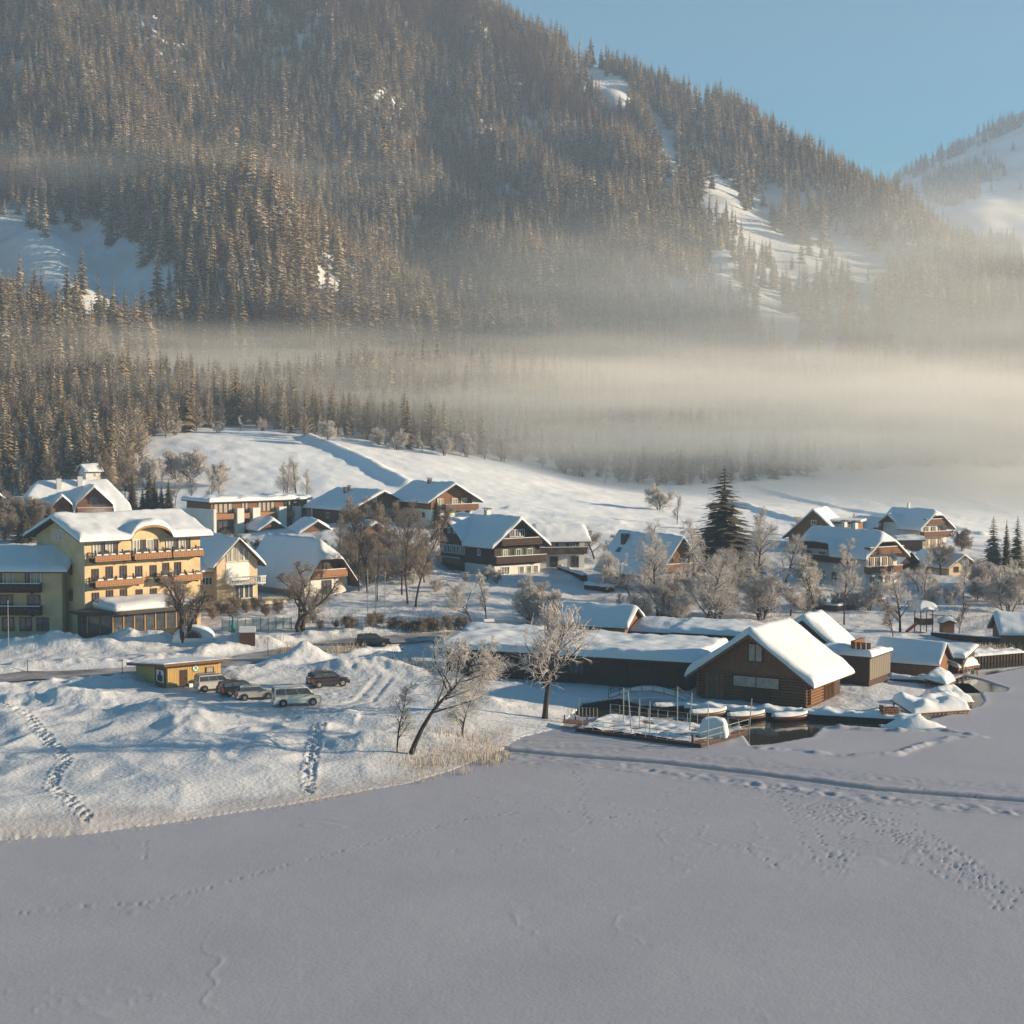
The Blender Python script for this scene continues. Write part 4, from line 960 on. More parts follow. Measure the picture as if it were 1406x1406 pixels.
# dark chalet
h = house('dark_chalet', 'big nearly black timber chalet with cross gable and snowy roof in the village centre', (679,789,4.9), 35, 0, 9.6, 0, 17, 5.6, 3.7, 'y', ov=1.3, wall='wood_dark', snow=.5, seed=14,
          cross=(('L', 13.0, 5.0, 3.4, .72),), roofm='roof_dark')
g = MB(); g.bb(-.05, 9.65, -.05, 9.0, -1.5, 1.5); g.build('ground_floor', M['plaster_white'], h.t)
h.balcony('F', -.5, 10.0, 2.1, 1.3, 'wood_dark'); h.balcony('F', .8, 9.2, 5.1, 1.2, 'wood_dark')
for x in (2.2, 5.0, 7.4): h.win('F', x, 3.6, 1.0, 1.2, frame='white', pane='curtain' if x == 2.2 else 'glass', shutters='green')
for x in (3.6, 4.7, 5.8): h.win('F', x, 6.9, .95, 1.3, frame='white')
for x in (2.2,): h.win('F', x, .6, 1.8, 1.4, frame='white', mull=2)
for x in (5.6, 7.2, 8.6): h.win('F', x, .5, 1.1, 1.4, frame='white', mull=0)
for y in (9.6, 11.0, 12.4, 13.8, 15.2): h.win('L', y, 3.6, 1.15, 1.5, frame='white', mull=1)
h.win('L', 4.6, 3.5, .9, 1.2); h.win('L', 12.2, 6.9, .8, 1.1); h.win('L', 13.9, 6.9, .8, 1.1); h.balcony('L', 9, 17, 1.3, 1.0, 'wood_brown', .9)
h.chimney(4.8, 9.0, .9, .7)
h = house('chalet_annex', 'white annex with brown balcony and green doors on the right of the dark chalet', (742,780,5.1), 12, 0, 8.0, 0, 7, 5.2, 1.9, 'x', ov=.9, wall='plaster_white', clad=None, snow=.6, seed=15, cat='annex')
h.balcony('F', -.5, 8.2, 2.7, 1.3, 'wood_dark'); 
for x in (2.0, 5.8): h.win('F', x, 3.9, 1.2, 1.9, frame='white', pane='curtain', shutters='green')
for x in (2.4, 6.2): h.win('F', x, 1.0, 1.5, 2.0, frame='brown_frame', mull=1)
# steep blue-shaded house behind the birches
h = house('steep_roofed_house', 'house with steep snowy roof and stone chimney hidden behind frosted birches', (905,815,3.7), 38, 0, 8.0, 0, 15, 4.0, 4.8, 'y', ov=1.1, wall='plaster_grey', clad='wood_mid', clad_z=4.0, snow=.4, seed=16)
h.chimney(2.6, 12.5, 1.0, 1.2, 'stone', False); h.chimney(6.0, 8, .6, .8, 'plaster_lemon', False); h.skylight(1.4, 12.6)
for x in (2.2, 5.4): h.win('F', x, 2.0, 1.2, 1.4, frame='brown_frame'); h.win('F', x, 5.0, 1, 1.2, frame='brown_frame')
h.balcony('F', .4, 7.6, 3.6, 1.0, 'wood_mid')
# right hand houses
h = house('old_farmhouse', 'grey brown gabled farmhouse with long dormer behind the big white chalet', (1083,752,7.1), -12, 0, 9.5, 0, 11, 2.9, 4.4, 'y', ov=1.0, wall='wood_brown', snow=.3, seed=17, roofm='roof_wood')
h.win('F', 4.7, 4.9, 1.0, .9); h.win('F', 3.2, 1.8, 1.0, 1.0)
g = MB(); g.bb(6.2, 12.5, 3, 8.5, 0, 4.9); g.bb(5.6, 13.2, 2.4, 9, 4.9, 5.05); do = g.build('dormer', M['wood_mid'], h.t); g = MB(); g.bb(5.7, 13.1, 2.5, 8.9, 5.055, 5.4); g.build('dormer_snow', M['snow'], do)
for x in (7.4, 9.0, 10.6): window(h.t, (x, 3, 3.9), 0, 1.2, 1.2, frame='white', pane='curtain')
h = house('white_chalet', 'large white and dark timber chalet with long snowy roof, two chimneys and carved balcony', (1188,808,3.0), 47, 0, 7.6, 0, 15, 6.2, 2.9, 'y', ov=1.5, wall='plaster_white', clad='wood_dark', clad_z=6.0, snow=.6, hip=(1.7, .7), seed=18,
          cross=(('L', 10.5, 3.5, 1.2, .05),), roofm='roof_wood')
h.balcony('F', -.3, 7.8, 5.9, 1.3, 'wood_mid'); h.balcony('F', -.3, 7.8, 2.75, 1.1, 'wood_brown', .9)
for x in (1.4, 2.9, 4.6, 6.1): h.win('F', x, 4.4, .95, 1.4, frame='wood_orange', pane='curtain', mull=1)
for x in (1.6, 3.6, 5.4): h.win('F', x, 1.3, .95, 1.3, frame='wood_orange', pane='curtain', mull=1)
h.chimney(3.8, 8.5, .7, .9); h.chimney(3.8, 6.0, .7, .9)
h.balcony('L', 2, 14, 4.1, 1.2, 'wood_dark'); 
for y in (4, 7, 10, 13): h.win('L', y, 1.6, 1.2, 1.3, frame='brown_frame'); h.win('L', y, 5.0, 1.2, 1.0, frame='brown_frame')
h = house('hillside_house', 'white balconied house with blue shaded roof high on the right of the village', (1264,753,6.4), 44, 0, 6.8, 0, 10.5, 4.6, 2.7, 'y', ov=1.2, wall='plaster_white', clad='wood_brown', clad_z=4.7, snow=.4, seed=19, cross=(('L', 8.0, 2.4, 1.6, .6),), hip=(1.9, .8), roofm='roof_wood')
h.balcony('F', -.2, 7.0, 2.4, 1.1, 'wood_brown', .9); h.balcony('F', .6, 6.4, 4.9, .9, 'wood_brown', .8)
for x in (1.4, 3.3, 5.2): h.win('F', x, 3.6, 1.0, 1.2, frame='wood_orange', pane='curtain'); h.win('F', x, 1.0, 1.1, 1.3, frame='wood_yellow', pane='curtain')
h.chimney(3.4, 7, .4, .9, 'plaster_white', False)
h = house('small_gable_house', 'small grey house with rounded snowy roof left of the white balconied house', (1196,742,7.0), 40, 0, 5.4, 0, 7, 2.4, 2.0, 'y', ov=.7, wall='wood_mid', snow=.5, seed=20); h.win('F', 2.7, 1.2, 1, 1.1)
h = house('low_bungalow', 'low yellowish bungalow with wide blue shaded roof on the right', (1303,791,4.2), 40, 0, 5.4, 0, 10, 1.9, 1.7, 'y', ov=.8, wall='plaster_lemon', snow=.4, seed=21, cat='bungalow', roofm='roof_wood'); h.win('F', 1.6, 1.1, .9, 1.0, frame='brown_frame'); h.win('F', 3.9, 1.1, 1.3, 1.0, frame='brown_frame')
h = house('small_shed', 'little dark shed with rounded snow cap between white chalet and bungalow', (1233,788,4.4), 45, 0, 4.5, 0, 6.5, 2.0, 1.8, 'y', ov=.7, wall='wood_dark', snow=.55, seed=22, cat='shed')
h = house('lean_to_shed', 'low shed with flat snow slab at the foot of the white balconied house', (1232,756,6.5), 20, 0, 5, 0, 4, 2.0, .3, 'flat', ov=.4, wall='wood_brown', snow=.7, seed=23, cat='shed')
# upper left
h = house('many_gabled_villa', 'large villa with steep rounded snowy roof, dormers and two white chimneys at upper left', (38,720,10.8), 6, 0, 19, 0, 12, 2.6, 5.4, 'x', ov=1.2, wall='wood_brown', snow=.7, hip=(.6, 1.25, 1), seed=24,
          cross=(('F', 12.8, 3.6, 4.6, .95), ('F', 6.6, 1.9, 2.9, .9)), cat='villa', roofm='roof_wood')
h.chimney(6.6, 4.2, .95, 1.8); h.chimney(10.8, 4.6, .95, 1.8)
h.win('F', 12.8, 4.6, 1.8, 1.5, frame='brown_frame'); h.win('F', 6.6, 3.4, 1.0, .9, frame='brown_frame')
for x in (2, 5, 8.5, 11, 13, 16): h.win('F', x, 1.5, 1.2, 1.2, frame='brown_frame', pane='curtain' if x in (5, 11) else 'glass')
h.balcony('F', 9.5, 16.5, 2.1, 1.2, 'wood_mid')
h = house('cupola_house', 'small white tower house with snow cap behind the villa', (118,668,0), 22, 0, 3.4, 0, 4, 3.6, 1.1, 'x', ov=.5, wall='plaster_white', snow=.4, seed=25, Y=356, cat='tower house', base=-9)
h.win('F', 2.2, 2.6, .5, .7)
h = house('cut_off_chalet', 'brown chalet with steep snowy gable cut by the left edge', (-42,724,10.2), 8, 0, 9.5, 0, 10, 3.0, 4.2, 'y', ov=1.3, wall='wood_brown', snow=.5, seed=26, roofm='roof_wood')
h.win('F', 6.5, 2.2, 1.1, 1.2); h.balcony('F', 1, 9, 2.6, 1.1, 'wood_mid')
# lakeside boathouses
h = house('long_boathouse', 'long low dark boathouse with a thick flat snow roof along the shore', (945,948,.35), -17, -30, 0, 0, 12, 3.3, 0, 'flat', ov=.9, wall='wood_dark', snow=.85, seed=27, lean=.02, cat='boathouse')
long_b = h
for x in (-28, -25, -22, -19, -16.2, -13.4): h.win('F', x, 1.7, 1.9, 1.3, frame='brown_frame', mull=2)
g = MB(); g.bb(-29.5, -10.5, -.12, -.02, 2.55, 2.75); g.build('fascia_board', M['wood_mid'], h.t)
for x in (-8.5, -5.5, -2.5):
    g = MB(); g.bb(x - 1.3, x + 1.3, -.1, -.01, -.3, 2.5)
    for k in range(7): g.bb(x - 1.25 + k * .37, x - .95 + k * .37, -.14, -.1, -.25, 2.45)
    g.build('boat_door', M['wood_dark'], h.t)
h = house('log_boathouse', 'big brown log boathouse with steep snowy gable roof at the water', (1108,969,.4), -21, -12.4, 0, 0, 10, 3.0, 4.3, 'y', ov=1.15, wall='wood_dark', clad='wood_brown', clad_z=2.95, snow=.8, seed=28, cat='boathouse', roofm='roof_wood')
lb = h
g = MB()
for i in range(10):      # interlocking log ends
    z = .05 + i * .31
    for x in (-12.4, 0): g.tube((x, -.45, z), (x, .5, z), .14, n=7)
    g.tube((.0 - .4, .12, z + .155), (.45, .12, z + .155), .14, n=7); g.tube((-12.85, .12, z + .155), (-12.0, .12, z + .155), .14, n=7)
    g.tube((0.05, 3.9, z), (0.05, 4.6, z), .1, n=6)
g.build('log_end', M['wood_mid'], h.t)
for i in range(10):
    z = .05 + i * .31; g = MB(); g.tube((-12.4, -.03, z), (0, -.03, z), .135, n=6); g.build('log', M['wood_brown'], h.t)
    g = MB(); g.tube((.03, 0, z), (.03, 4.2, z), .135, n=6); g.build('log', M['wood_mid'], h.t)
h.win('F', -5.85, 5.2, 1.7, 2.0, frame='wood_dark', pane='curtain', mull=1)
o = h.win('F', -5.7, 2.05, 5.4, 1.3, frame='wood_dark', pane='curtain', mull=1)
o.location.y -= .16
g = MB(); g.bb(-7.2, -4.0, -.20, -.01, .0, 1.35); g.build('window_shutter_board', M['wood_dark'], h.t)
g = MB()
for k in range(4): g.bb(-11.6 + k * .55, -11.1 + k * .55, -.24, -.14, 0, 2.7)
g.build('door', M['wood_brown'], h.t)
g = MB(); 
for k in range(9): g.bb(-.02, .12, 4.6 + k * .42, 4.68 + k * .42, -.2, 2.8)
g.build('side_battens', M['wood_mid'], h.t)
for s in (-1, 1):
    g = MB(); L = 7.9
    a = math.atan2(4.3, 6.2); cxg = -6.2
    g.prism([(cxg, -1.18, 7.3 - .02), (cxg + s * 7.3, -1.18, 7.3 - 4.3 / 6.2 * 7.3), (cxg + s * 7.3, -1.18, 7.3 - 4.3 / 6.2 * 7.3 - .32), (cxg, -1.18, 6.96)], (0, .06, 0)); g.build('bargeboard', M['wood_brown'], h.t)
h = house('steep_boathouse', 'narrow boathouse with long steep snowy roof slope behind the log boathouse', (1158,945,.5), -20, -10, 0, 0, 6, 4.0, 3.9, 'y', ov=.6, wall='wood_dark', snow=.7, seed=29, cat='boathouse', Y=189)
h = house('box_shed', 'dark box shaped shed with flat snowy roof and pale boarded side', (1193,945,.3), -20, -6.5, 0, 0, 6.2, 3.6, 0, 'flat', ov=.35, wall='wood_dark', snow=.6, seed=30, lean=0.0, cat='shed')
g = MB(); 
for k in range(9): g.bb(.0, .07, .1 + k * .76, .8 + k * .76, .9, 3.45)
g.build('pale_boards', mat('grey_weathered_boards', (.22, .185, .145), .8, noise=.3, nscale=3, stretch=(1, 1, 6)), h.t)
g = MB(); 
for k in range(6): g.bb(-2.6 + .02, -2.6 + .4, 1.0 + k * .62, 1.5 + k * .62, 4.3, 5.1)
for k in range(4): g.bb(-2.4 + k * .6, -1.9 + k * .6, .7, .8, 4.25, 5.05)
g.build('roof_vent_box', M['wood_mid'], h.t)
h = house('red_brown_boathouse', 'reddish brown boathouse with blue shaded snow roof right of the box shed', (1285,930,.3), -16, -7.2, 0, 0, 5.2, 1.9, 1.9, 'x', ov=.5, wall='wood_mid', snow=.35, seed=31, cat='boathouse')
h = house('flat_boat_shelter', 'flat roofed dark boat shelter with snow at the end of the jetties', (1322,922,.3), -16, -4.5, 0, 0, 5, 1.7, 0, 'flat', ov=.3, wall='wood_dark', snow=.4, seed=32, lean=.15, cat='shelter')
h = house('brown_lake_hut', 'brown hut with broad snowy roof cut by the right edge', (1378,887,.8), 12, 0, 9, 0, 7, 1.9, 1.9, 'x', ov=.6, wall='wood_mid', snow=.5, seed=33, cat='hut')
# roofs behind the long boathouse
h = house('rear_shed', 'low shed with rounded snow roof behind the left part of the long boathouse', (640,884,1.9), -12, 0, 9.5, 0, 4.5, 1.4, .5, 'x', ov=.4, wall='wood_dark', snow=.55, seed=34, cat='shed')
h = house('rear_gable_shed', 'shed with snowy ridge roof and small timber gable behind the long boathouse', (858,880,1.6), -22, -9.6, 0, 0, 6, 2.2, 1.9, 'x', ov=.6, wall='wood_mid', snow=.5, seed=35, cat='shed')
h = house('rear_long_shed', 'long low shed with smooth blue shaded snow behind the boathouses', (965,886,1.3), -18, -9.5, 0, 0, 6, 1.6, .9, 'x', ov=.5, wall='wood_dark', snow=.6, seed=36, cat='shed')
h = house('link_roof', 'broad low roof linking the long and the log boathouse', (1010,905,.8), -18, -8, 2, 0, 7, 3.0, .5, 'flat', ov=.5, wall='wood_dark', snow=.7, seed=37, lean=.05, cat='shed')
# car park hut
h = house('ticket_hut', 'yellow boarded flat roofed hut beside the parked cars with round green sign', (230,948,1.35), 24, 0, 6.3, 0, 8.5, 2.9, 0, 'flat', ov=.55, ovs=(.75, .9), wall='wood_yellow', snow=.06, seed=38, lean=-.10, cat='hut', roofm='wood_brown', fasc=.28)
for i in range(24):
    g = MB(); x = .02 + i * .258; g.bb(x, x + .235, -.045, -.003, 0.0, 2.83); g.build('plank', M['wood_yellow'], h.t)
g = MB(); g.bb(1.42, 2.3, -.09, -.05, 0, 2.1); g.bb(2.12, 2.2, -.14, -.09, .95, 1.1); g.build('door', M['wood_dark'], h.t)
h.win('F', 5.0, 1.65, .95, 1.05, frame='wood_orange', pane='curtain', mull=0).location.y -= .05
g = MB(); g.bb(2.4, 4.2, -.35, -.05, .1, .55); g.bb(2.9, 4.0, -.42, -.05, .6, .95); g.build('notice_box', M['white'], h.t)
m_ = MB(); n = 20; c = (3.3, -.06, 2.15); m_.prism([(c[0] + .42 * math.cos(i * 6.2832 / n), -.05, c[2] + .42 * math.sin(i * 6.2832 / n)) for i in range(n)], (0, -.03, 0)); so = m_.build('round_sign', M['white'], h.t)
g = MB()
M['sign_green'] = mat('sign_green', (.03, .22, .08), .5)
for i in range(n):
    a, b = i * 6.2832 / n, (i + 1) * 6.2832 / n
    g.prism([(c[0] + r_ * math.cos(q), -.082, c[2] + r_ * math.sin(q)) for q, r_ in ((a, .42), (b, .42), (b, .34), (a, .34))], (0, -.01, 0))
for a in (.785, 2.356): g.box((c[0], -.088, c[2]), (.52, .012, .08), 0, 0, a)
g.build('sign_mark', M['sign_green'], so)
g = MB(); 
for k in range(6): g.bb(-.05, -.0, .3 + k * .5, .72 + k * .5, .1, 2.5)
g.build('side_boards', M['wood_mid'], h.t)
g = MB(); g.bb(-.12, -.06, .8, 2.6, .7, 2.0); g.build('notice_board', M['white'], h.t); g = MB(); g.bb(-.15, -.12, 1.0, 2.3, .8, 1.5); g.bb(-.15, -.12, 1.4, 1.9, 1.5, 1.9); g.build('poster', M['metal_dark'], h.t)
# ------------------------------------------------------------------ bare trees
def ortho(d):
    a = d.orthogonal().normalized(); return a, d.cross(a)
def bare_tree(seed, h, r0, stems=1, lean=(0, 0), clear=.25, n1=14, n2=7, n3=7, n4=4, spread=.42, up=.35, droop=0.0, knot=0.0, crook=.12, tw=.012, l2=.5, l3=.5, l4=.5, limb_up=None):
    """returns (limbs mesh, twigs mesh) grown branch on branch"""
    rnd = random.Random(seed); LV, LF, TV, TF = [], [], [], []
    def tube(V, Fc, pts, rad, n):
        k = len(V)
        for i, p in enumerate(pts):
            d = (pts[min(i + 1, len(pts) - 1)] - pts[max(i - 1, 0)]).normalized(); a, b = ortho(d)
            for j in range(n):
                t = 6.2832 * j / n; q = p + (a * math.cos(t) + b * math.sin(t)) * rad[i]; V.append((q.x, q.y, q.z))
        for i in range(len(pts) - 1):
            for j in range(n):
                j2 = (j + 1) % n; Fc.append((k + i * n + j, k + i * n + j2, k + (i + 1) * n + j2, k + (i + 1) * n + j))
    def grow(p, d, L, r, seg, wob, upw):
        pts = [p.copy()]; 
        for i in range(seg):
            d = (d + Vector((rnd.gauss(0, wob), rnd.gauss(0, wob), rnd.gauss(0, wob * .6) + upw))).normalized()
            p = p + d * (L / seg); pts.append(p.copy())
        return pts
    def at(pts, t):
        x = t * (len(pts) - 1); i = min(int(x), len(pts) - 2); return pts[i].lerp(pts[i + 1], x - i), (pts[i + 1] - pts[i]).normalized()
    def side(d, ang):
        a, b = ortho(d); t = rnd.uniform(0, 6.2832); s = a * math.cos(t) + b * math.sin(t)
        return (d * math.cos(ang) + s * math.sin(ang)).normalized()
    for s in range(stems):
        if stems == 1: d = Vector((lean[0], lean[1], 1)).normalized(); p = Vector((0, 0, -.5)); hh = h
        else:
            a = 6.28 * s / stems + rnd.uniform(-.4, .4); sp = rnd.uniform(.1, .5)
            d = Vector((math.cos(a) * sp + lean[0], math.sin(a) * sp + lean[1], 1)).normalized(); p = Vector((math.cos(a) * .15, math.sin(a) * .15, -.3)); hh = h * rnd.uniform(.75, 1.05)
        rr = r0 * (1 if stems == 1 else .7); sg = 8
        tr = grow(p, d, hh + .5, rr, sg, crook, 0.02 if lean == (0, 0) else .05)
        tube(LV, LF, tr, [rr * (1.25 if i == 0 else 1) * (1 - .88 * i / sg) + .015 for i in range(sg + 1)], 7)
        for i in range(n1):
            t = clear + (1 - clear) * ((i + rnd.random()) / n1) * .98; q, dd = at(tr, t)
            L = hh * spread * (1 - (t - clear) / (1 - clear) * .62) * rnd.uniform(.7, 1.15)
            bd = side(dd, rnd.uniform(.7, 1.25)); bd.z = bd.z * .6 + up * (1 if limb_up is None else limb_up); bd.normalize(); br = rr * (1 - .85 * t) * .55 + .015
            b1 = grow(q, bd, L, br, 5, crook * 1.3, up * .12 - droop * .1)
            tube(LV, LF, b1, [br * (1 - .8 * k / 5) + .008 + (knot * rnd.random() * br) for k in range(6)], 5)
            for j in range(n2):
                t2 = .2 + .8 * (j + rnd.random()) / n2; q2, d2 = at(b1, min(t2, 1)); L2 = L * l2 * (1.15 - t2 * .55) * rnd.uniform(.6, 1.2)
                b2 = grow(q2, side(d2, rnd.uniform(.5, 1.0)), L2, 0, 3, crook * 1.4, up * .12 - droop * .25)
                tube(TV, TF, b2, [.022 + .004 * hh * .3, .018, .014, .010], 3)
                for k in range(n3):
                    t3 = .15 + .85 * (k + rnd.random()) / n3; q3, d3 = at(b2, min(t3, 1)); L3 = L2 * l3 * (1.2 - t3 * .5) * rnd.uniform(.6, 1.3) + .1
                    b3 = grow(q3, side(d3, rnd.uniform(.4, 1.0)), L3, 0, 2, crook * 1.5, up * .1 - droop * .5)
                    tube(TV, TF, b3, [tw * 1.1, tw, tw * .6], 3)
                    for m in range(n4):
                        q4, d4 = at(b3, min(1, .2 + .8 * rnd.random())); L4 = L3 * l4 * rnd.uniform(.6, 1.3) + .06
                        b4 = grow(q4, side(d4, rnd.uniform(.4, 1.1)), L4, 0, 1, 0.1, -droop * .6)
                        tube(TV, TF, b4, [tw * .8, tw * .5], 3)
    return npmesh('limbs', np.array(LV), np.array(LF), True), npmesh('twigs', np.array(TV), np.array(TF))
_HY = np.concatenate([np.arange(90, 330, .5), np.arange(330, 520, 1.5)])
def hit(u, v):
    # where the line of sight first meets the ground
    a = (u - 703) / F; b_ = (703 - v) / F; t_ = _HY / (CT + b_ * ST); z_ = HC + (-ST + b_ * CT) * t_
    g_ = np.maximum(height(a * t_, _HY), 0); below = np.where(z_ <= g_)[0]; i = below[0] if len(below) else len(_HY) - 1
    return Vector((a * t_[i], _HY[i], g_[i]))
SPEC = {
 'pollard': dict(h=9.5, r0=.42, stems=3, clear=.30, n1=9, n2=8, n3=9, n4=3, spread=.30, up=.5, knot=.5, crook=.20, l2=.6, l3=.7),
 'round': dict(h=8.5, r0=.24, clear=.30, n1=17, n2=7, n3=5, n4=3, spread=.50, up=.45, crook=.06, tw=.022, l2=.6, l3=.6),
 'leaning': dict(h=12.5, r0=.25, clear=.36, n1=18, n2=7, n3=6, n4=3, spread=.44, up=.3, l2=.6, l3=.6, crook=.12, lean=(.30, .05), tw=.024),
 'birch': dict(h=12, r0=.16, clear=.12, n1=24, n2=7, n3=7, n4=3, spread=.32, up=.45, droop=.45, crook=.08, tw=.014, l2=.6, l3=.6),
 'alder': dict(h=12, r0=.12, clear=.28, n1=20, n2=7, n3=7, n4=3, spread=.26, up=.6, crook=.06, tw=.014, l2=.6, l3=.6),
 'wide': dict(h=11, r0=.24, clear=.16, n1=22, n2=8, n3=7, n4=3, spread=.42, up=.3, crook=.09, tw=.014, l2=.6, l3=.6),
 'orchard': dict(h=5, r0=.15, clear=.3, n1=14, n2=8, n3=7, n4=3, spread=.55, up=.25, crook=.18, tw=.014, l2=.6, l3=.6),
 'bush': dict(h=3.2, r0=.05, stems=7, clear=.15, n1=9, n2=6, n3=6, n4=3, spread=.5, up=.4, crook=.12, tw=.012, l2=.6, l3=.6),
 'sapling': dict(h=5, r0=.06, clear=.2, n1=14, n2=6, n3=5, n4=3, spread=.3, up=.5, crook=.06, tw=.012, l2=.6, l3=.6),
}
TMESH = {}
def tmesh(kind, var):
    if (kind, var) not in TMESH: TMESH[(kind, var)] = bare_tree(hash(kind) % 1 + 31 * var + len(kind) * 7, **SPEC[kind])
    return TMESH[(kind, var)]
LM = {}
def tree(kind, var, u, v, z, hpx, label, twig='twig', name='bare_tree', cat='tree', group=None, rot=None, Y=None, dz=0, keeprot=False):
    p = hit(u, v) if Y is None else W(u, v, Y); g = hz(p.x, p.y)
    p.z = max(g, 0) + dz; h_ = SPEC[kind]['h']; hpx = hpx * (.86 if kind in ('wide', 'birch') else 1); s = hpx * p.y / F / h_
    e = thing(name, label, cat, p, (random.uniform(0, 6.28) if rot is None else rot), group)
    e.scale = (s, s, s)
    for nm, src in zip(('limbs', 'twigs'), tmesh(kind, var)):
        mt_ = M['bark'] if nm == 'limbs' else M[twig]; k = (kind, var, nm, mt_.name)
        if k not in LM:
            m2 = src if not src.materials else src.copy(); m2.materials.clear(); m2.materials.append(mt_); LM[k] = m2
        link('trunk' if nm == 'limbs' else 'twigs', LM[k], e)
    return e
T = tree
T('pollard', 0, 252, 879, 2.6, 118, 'gnarled bare pollard tree in front of the hotel dining room', 'twig_dark', rot=.4)
T('pollard', 1, 412, 868, 2.6, 112, 'gnarled bare pollard tree beside the glass wind fence', 'twig_dark', rot=2.2)
T('leaning', 0, 562, 1036, .9, 178, 'big leaning frosted tree on the lake bank', 'twig', rot=0)
T('sapling', 0, 545, 1034, .9, 92, 'small thin tree leaning beside the big leaning tree', 'twig', rot=1)
T('birch', 0, 634, 1012, .9, 118, 'slim frosted tree behind the big leaning tree', 'twig', rot=2)
T('round', 0, 748, 987, .8, 148, 'round crowned frosted tree beside the pontoon', 'twig')
T('wide', 0, 903, 852, 2.5, 120, 'frosted birch left of the tall bare trees behind the sheds', 'twig')
T('birch', 1, 893, 840, 3.0, 135, 'tall pale frosted birch in front of the steep roofed house', 'twig_white')
T('wide', 1, 967, 866, 2.0, 118, 'dark stemmed forked tree behind the boathouses', 'twig')
T('birch', 2, 945, 838, 3.2, 140, 'tallest pale birch left of the great spruce', 'twig_white')
T('wide', 2, 1014, 834, 3.2, 92, 'broad frosted tree below the great spruce', 'twig')
T('wide', 0, 1042, 818, 3.6, 112, 'broad frosted tree right of the great spruce', 'twig')
T('alder', 0, 1035, 790, 4.2, 90, 'upright bare tree above the frosted thicket', 'twig')
T('bush', 0, 1045, 852, 2.4, 62, 'bushy bare tree behind the log boathouse roof', 'twig')
T('bush', 1, 985, 852, 2.4, 60, 'frosted bush between the forked tree and the log boathouse', 'twig')
T('wide', 1, 1078, 800, 3.8, 75, 'frosted tree touching the left end of the white chalet', 'twig')
T('orchard', 0, 866, 822, 3.6, 65, 'small purple grey tree left of the frosted birches', 'twig')
T('bush', 0, 925, 858, 2.4, 55, 'frosted shrubs at the foot of the birches', 'twig')
T('orchard', 1, 815, 768, 6.2, 42, 'little orchard tree right of the chalet annex', 'twig_dark')
T('orchard', 0, 845, 775, 6.0, 40, 'little orchard tree behind the stone chimney', 'twig_dark')
T('sapling', 1, 1118, 842, 2.4, 78, 'thin young tree left of the dark stemmed lake tree', 'twig')
T('alder', 1, 1159, 858, 1.8, 108, 'single dark stemmed frosted tree before the white chalet', 'twig')
T('wide', 2, 1236, 868, 1.6, 96, 'large frosted alder left of the play tower', 'twig')
T('alder', 2, 1268, 842, 2.2, 80, 'frosted tree behind the play tower', 'twig')
T('orchard', 1, 1291, 790, 4.0, 48, 'small bare tree in front of the low bungalow', 'twig_dark')
T('alder', 0, 1323, 842, 2.2, 72, 'frosted tree right of the play tower', 'twig')
T('bush', 1, 1385, 842, 2.0, 55, 'large round frosted bush at the right edge', 'twig')
T('bush', 0, 1402, 830, 2.2, 50, 'second frosted bush at the right edge', 'twig')
T('sapling', 0, 1226, 876, 1.4, 52, 'bare sapling on the lake meadow left of the alder', 'twig_dark')
T('sapling', 1, 1317, 870, 1.4, 45, 'bare sapling between playhouse and lake', 'twig_dark')
T('bush', 1, 1240, 745, 6.8, 30, 'frosted shrub below the hillside house', 'twig')
T('bush', 0, 1165, 742, 7.2, 30, 'frosted shrub between farmhouse and small grey house', 'twig')
T('bush', 1, 1320, 757, 6.0, 26, 'round hedge bush right of the hillside house', 'twig_dark')
T('orchard', 0, 648, 858, 2.8, 58, 'white frosted small tree behind the rear shed', 'twig_white')
T('sapling', 1, 668, 850, 2.8, 62, 'white frosted sapling behind the rear shed', 'twig_white')
T('bush', 0, 728, 858, 2.5, 58, 'dense purple brown bush behind the long boathouse', 'twig')
T('bush', 1, 752, 862, 2.4, 45, 'smaller brown bush beside the gable shed', 'twig')
for k, (u, v, hp) in enumerate([(505,815,128),(493,812,118),(552,818,120),(570,834,140),(560,830,128),(583,800,95),(530,800,105),(518,825,88),(480,800,96),(545,790,92),(468,795,80)]):
    T('alder', k % 3, u, v, 4.5, hp, ['tall slim bare tree left of the flagpoles','slim bare tree in the middle of the grove right of the barn','tall slim bare tree at the right side of the grove'][0 if u < 500 else 1 if u < 548 else 2], 'twig_dark', group='slim bare trees in the grove between barn and dark chalet')
for k, (u, v, hp) in enumerate([(285,700,48),(300,698,52),(395,700,62),(408,702,70),(388,700,55),(262,700,50),(240,700,48),(420,700,48)]):
    T('alder', k % 3, u, v, 9.5, hp, 'thin bare tree %s the terraced row' % ('behind the left end of' if u < 350 else 'behind the right end of'), 'twig', group='thin bare trees behind the terraced row')
for k, (u, v, hp) in enumerate([(20,730,46),(36,732,42),(8,742,44),(50,734,42),(160,700,70),(172,702,78),(182,700,70),(148,690,68)]):
    T('bush' if u < 60 else 'alder', k % 2, u, v, 10, hp, ('brown bare shrub below the cut off chalet at the left edge' if u < 60 else 'brown bare tree between the villa and the dark conifers'), 'twig_dark', group=('shrubs left of the villa' if u < 60 else 'bare trees right of the villa'))
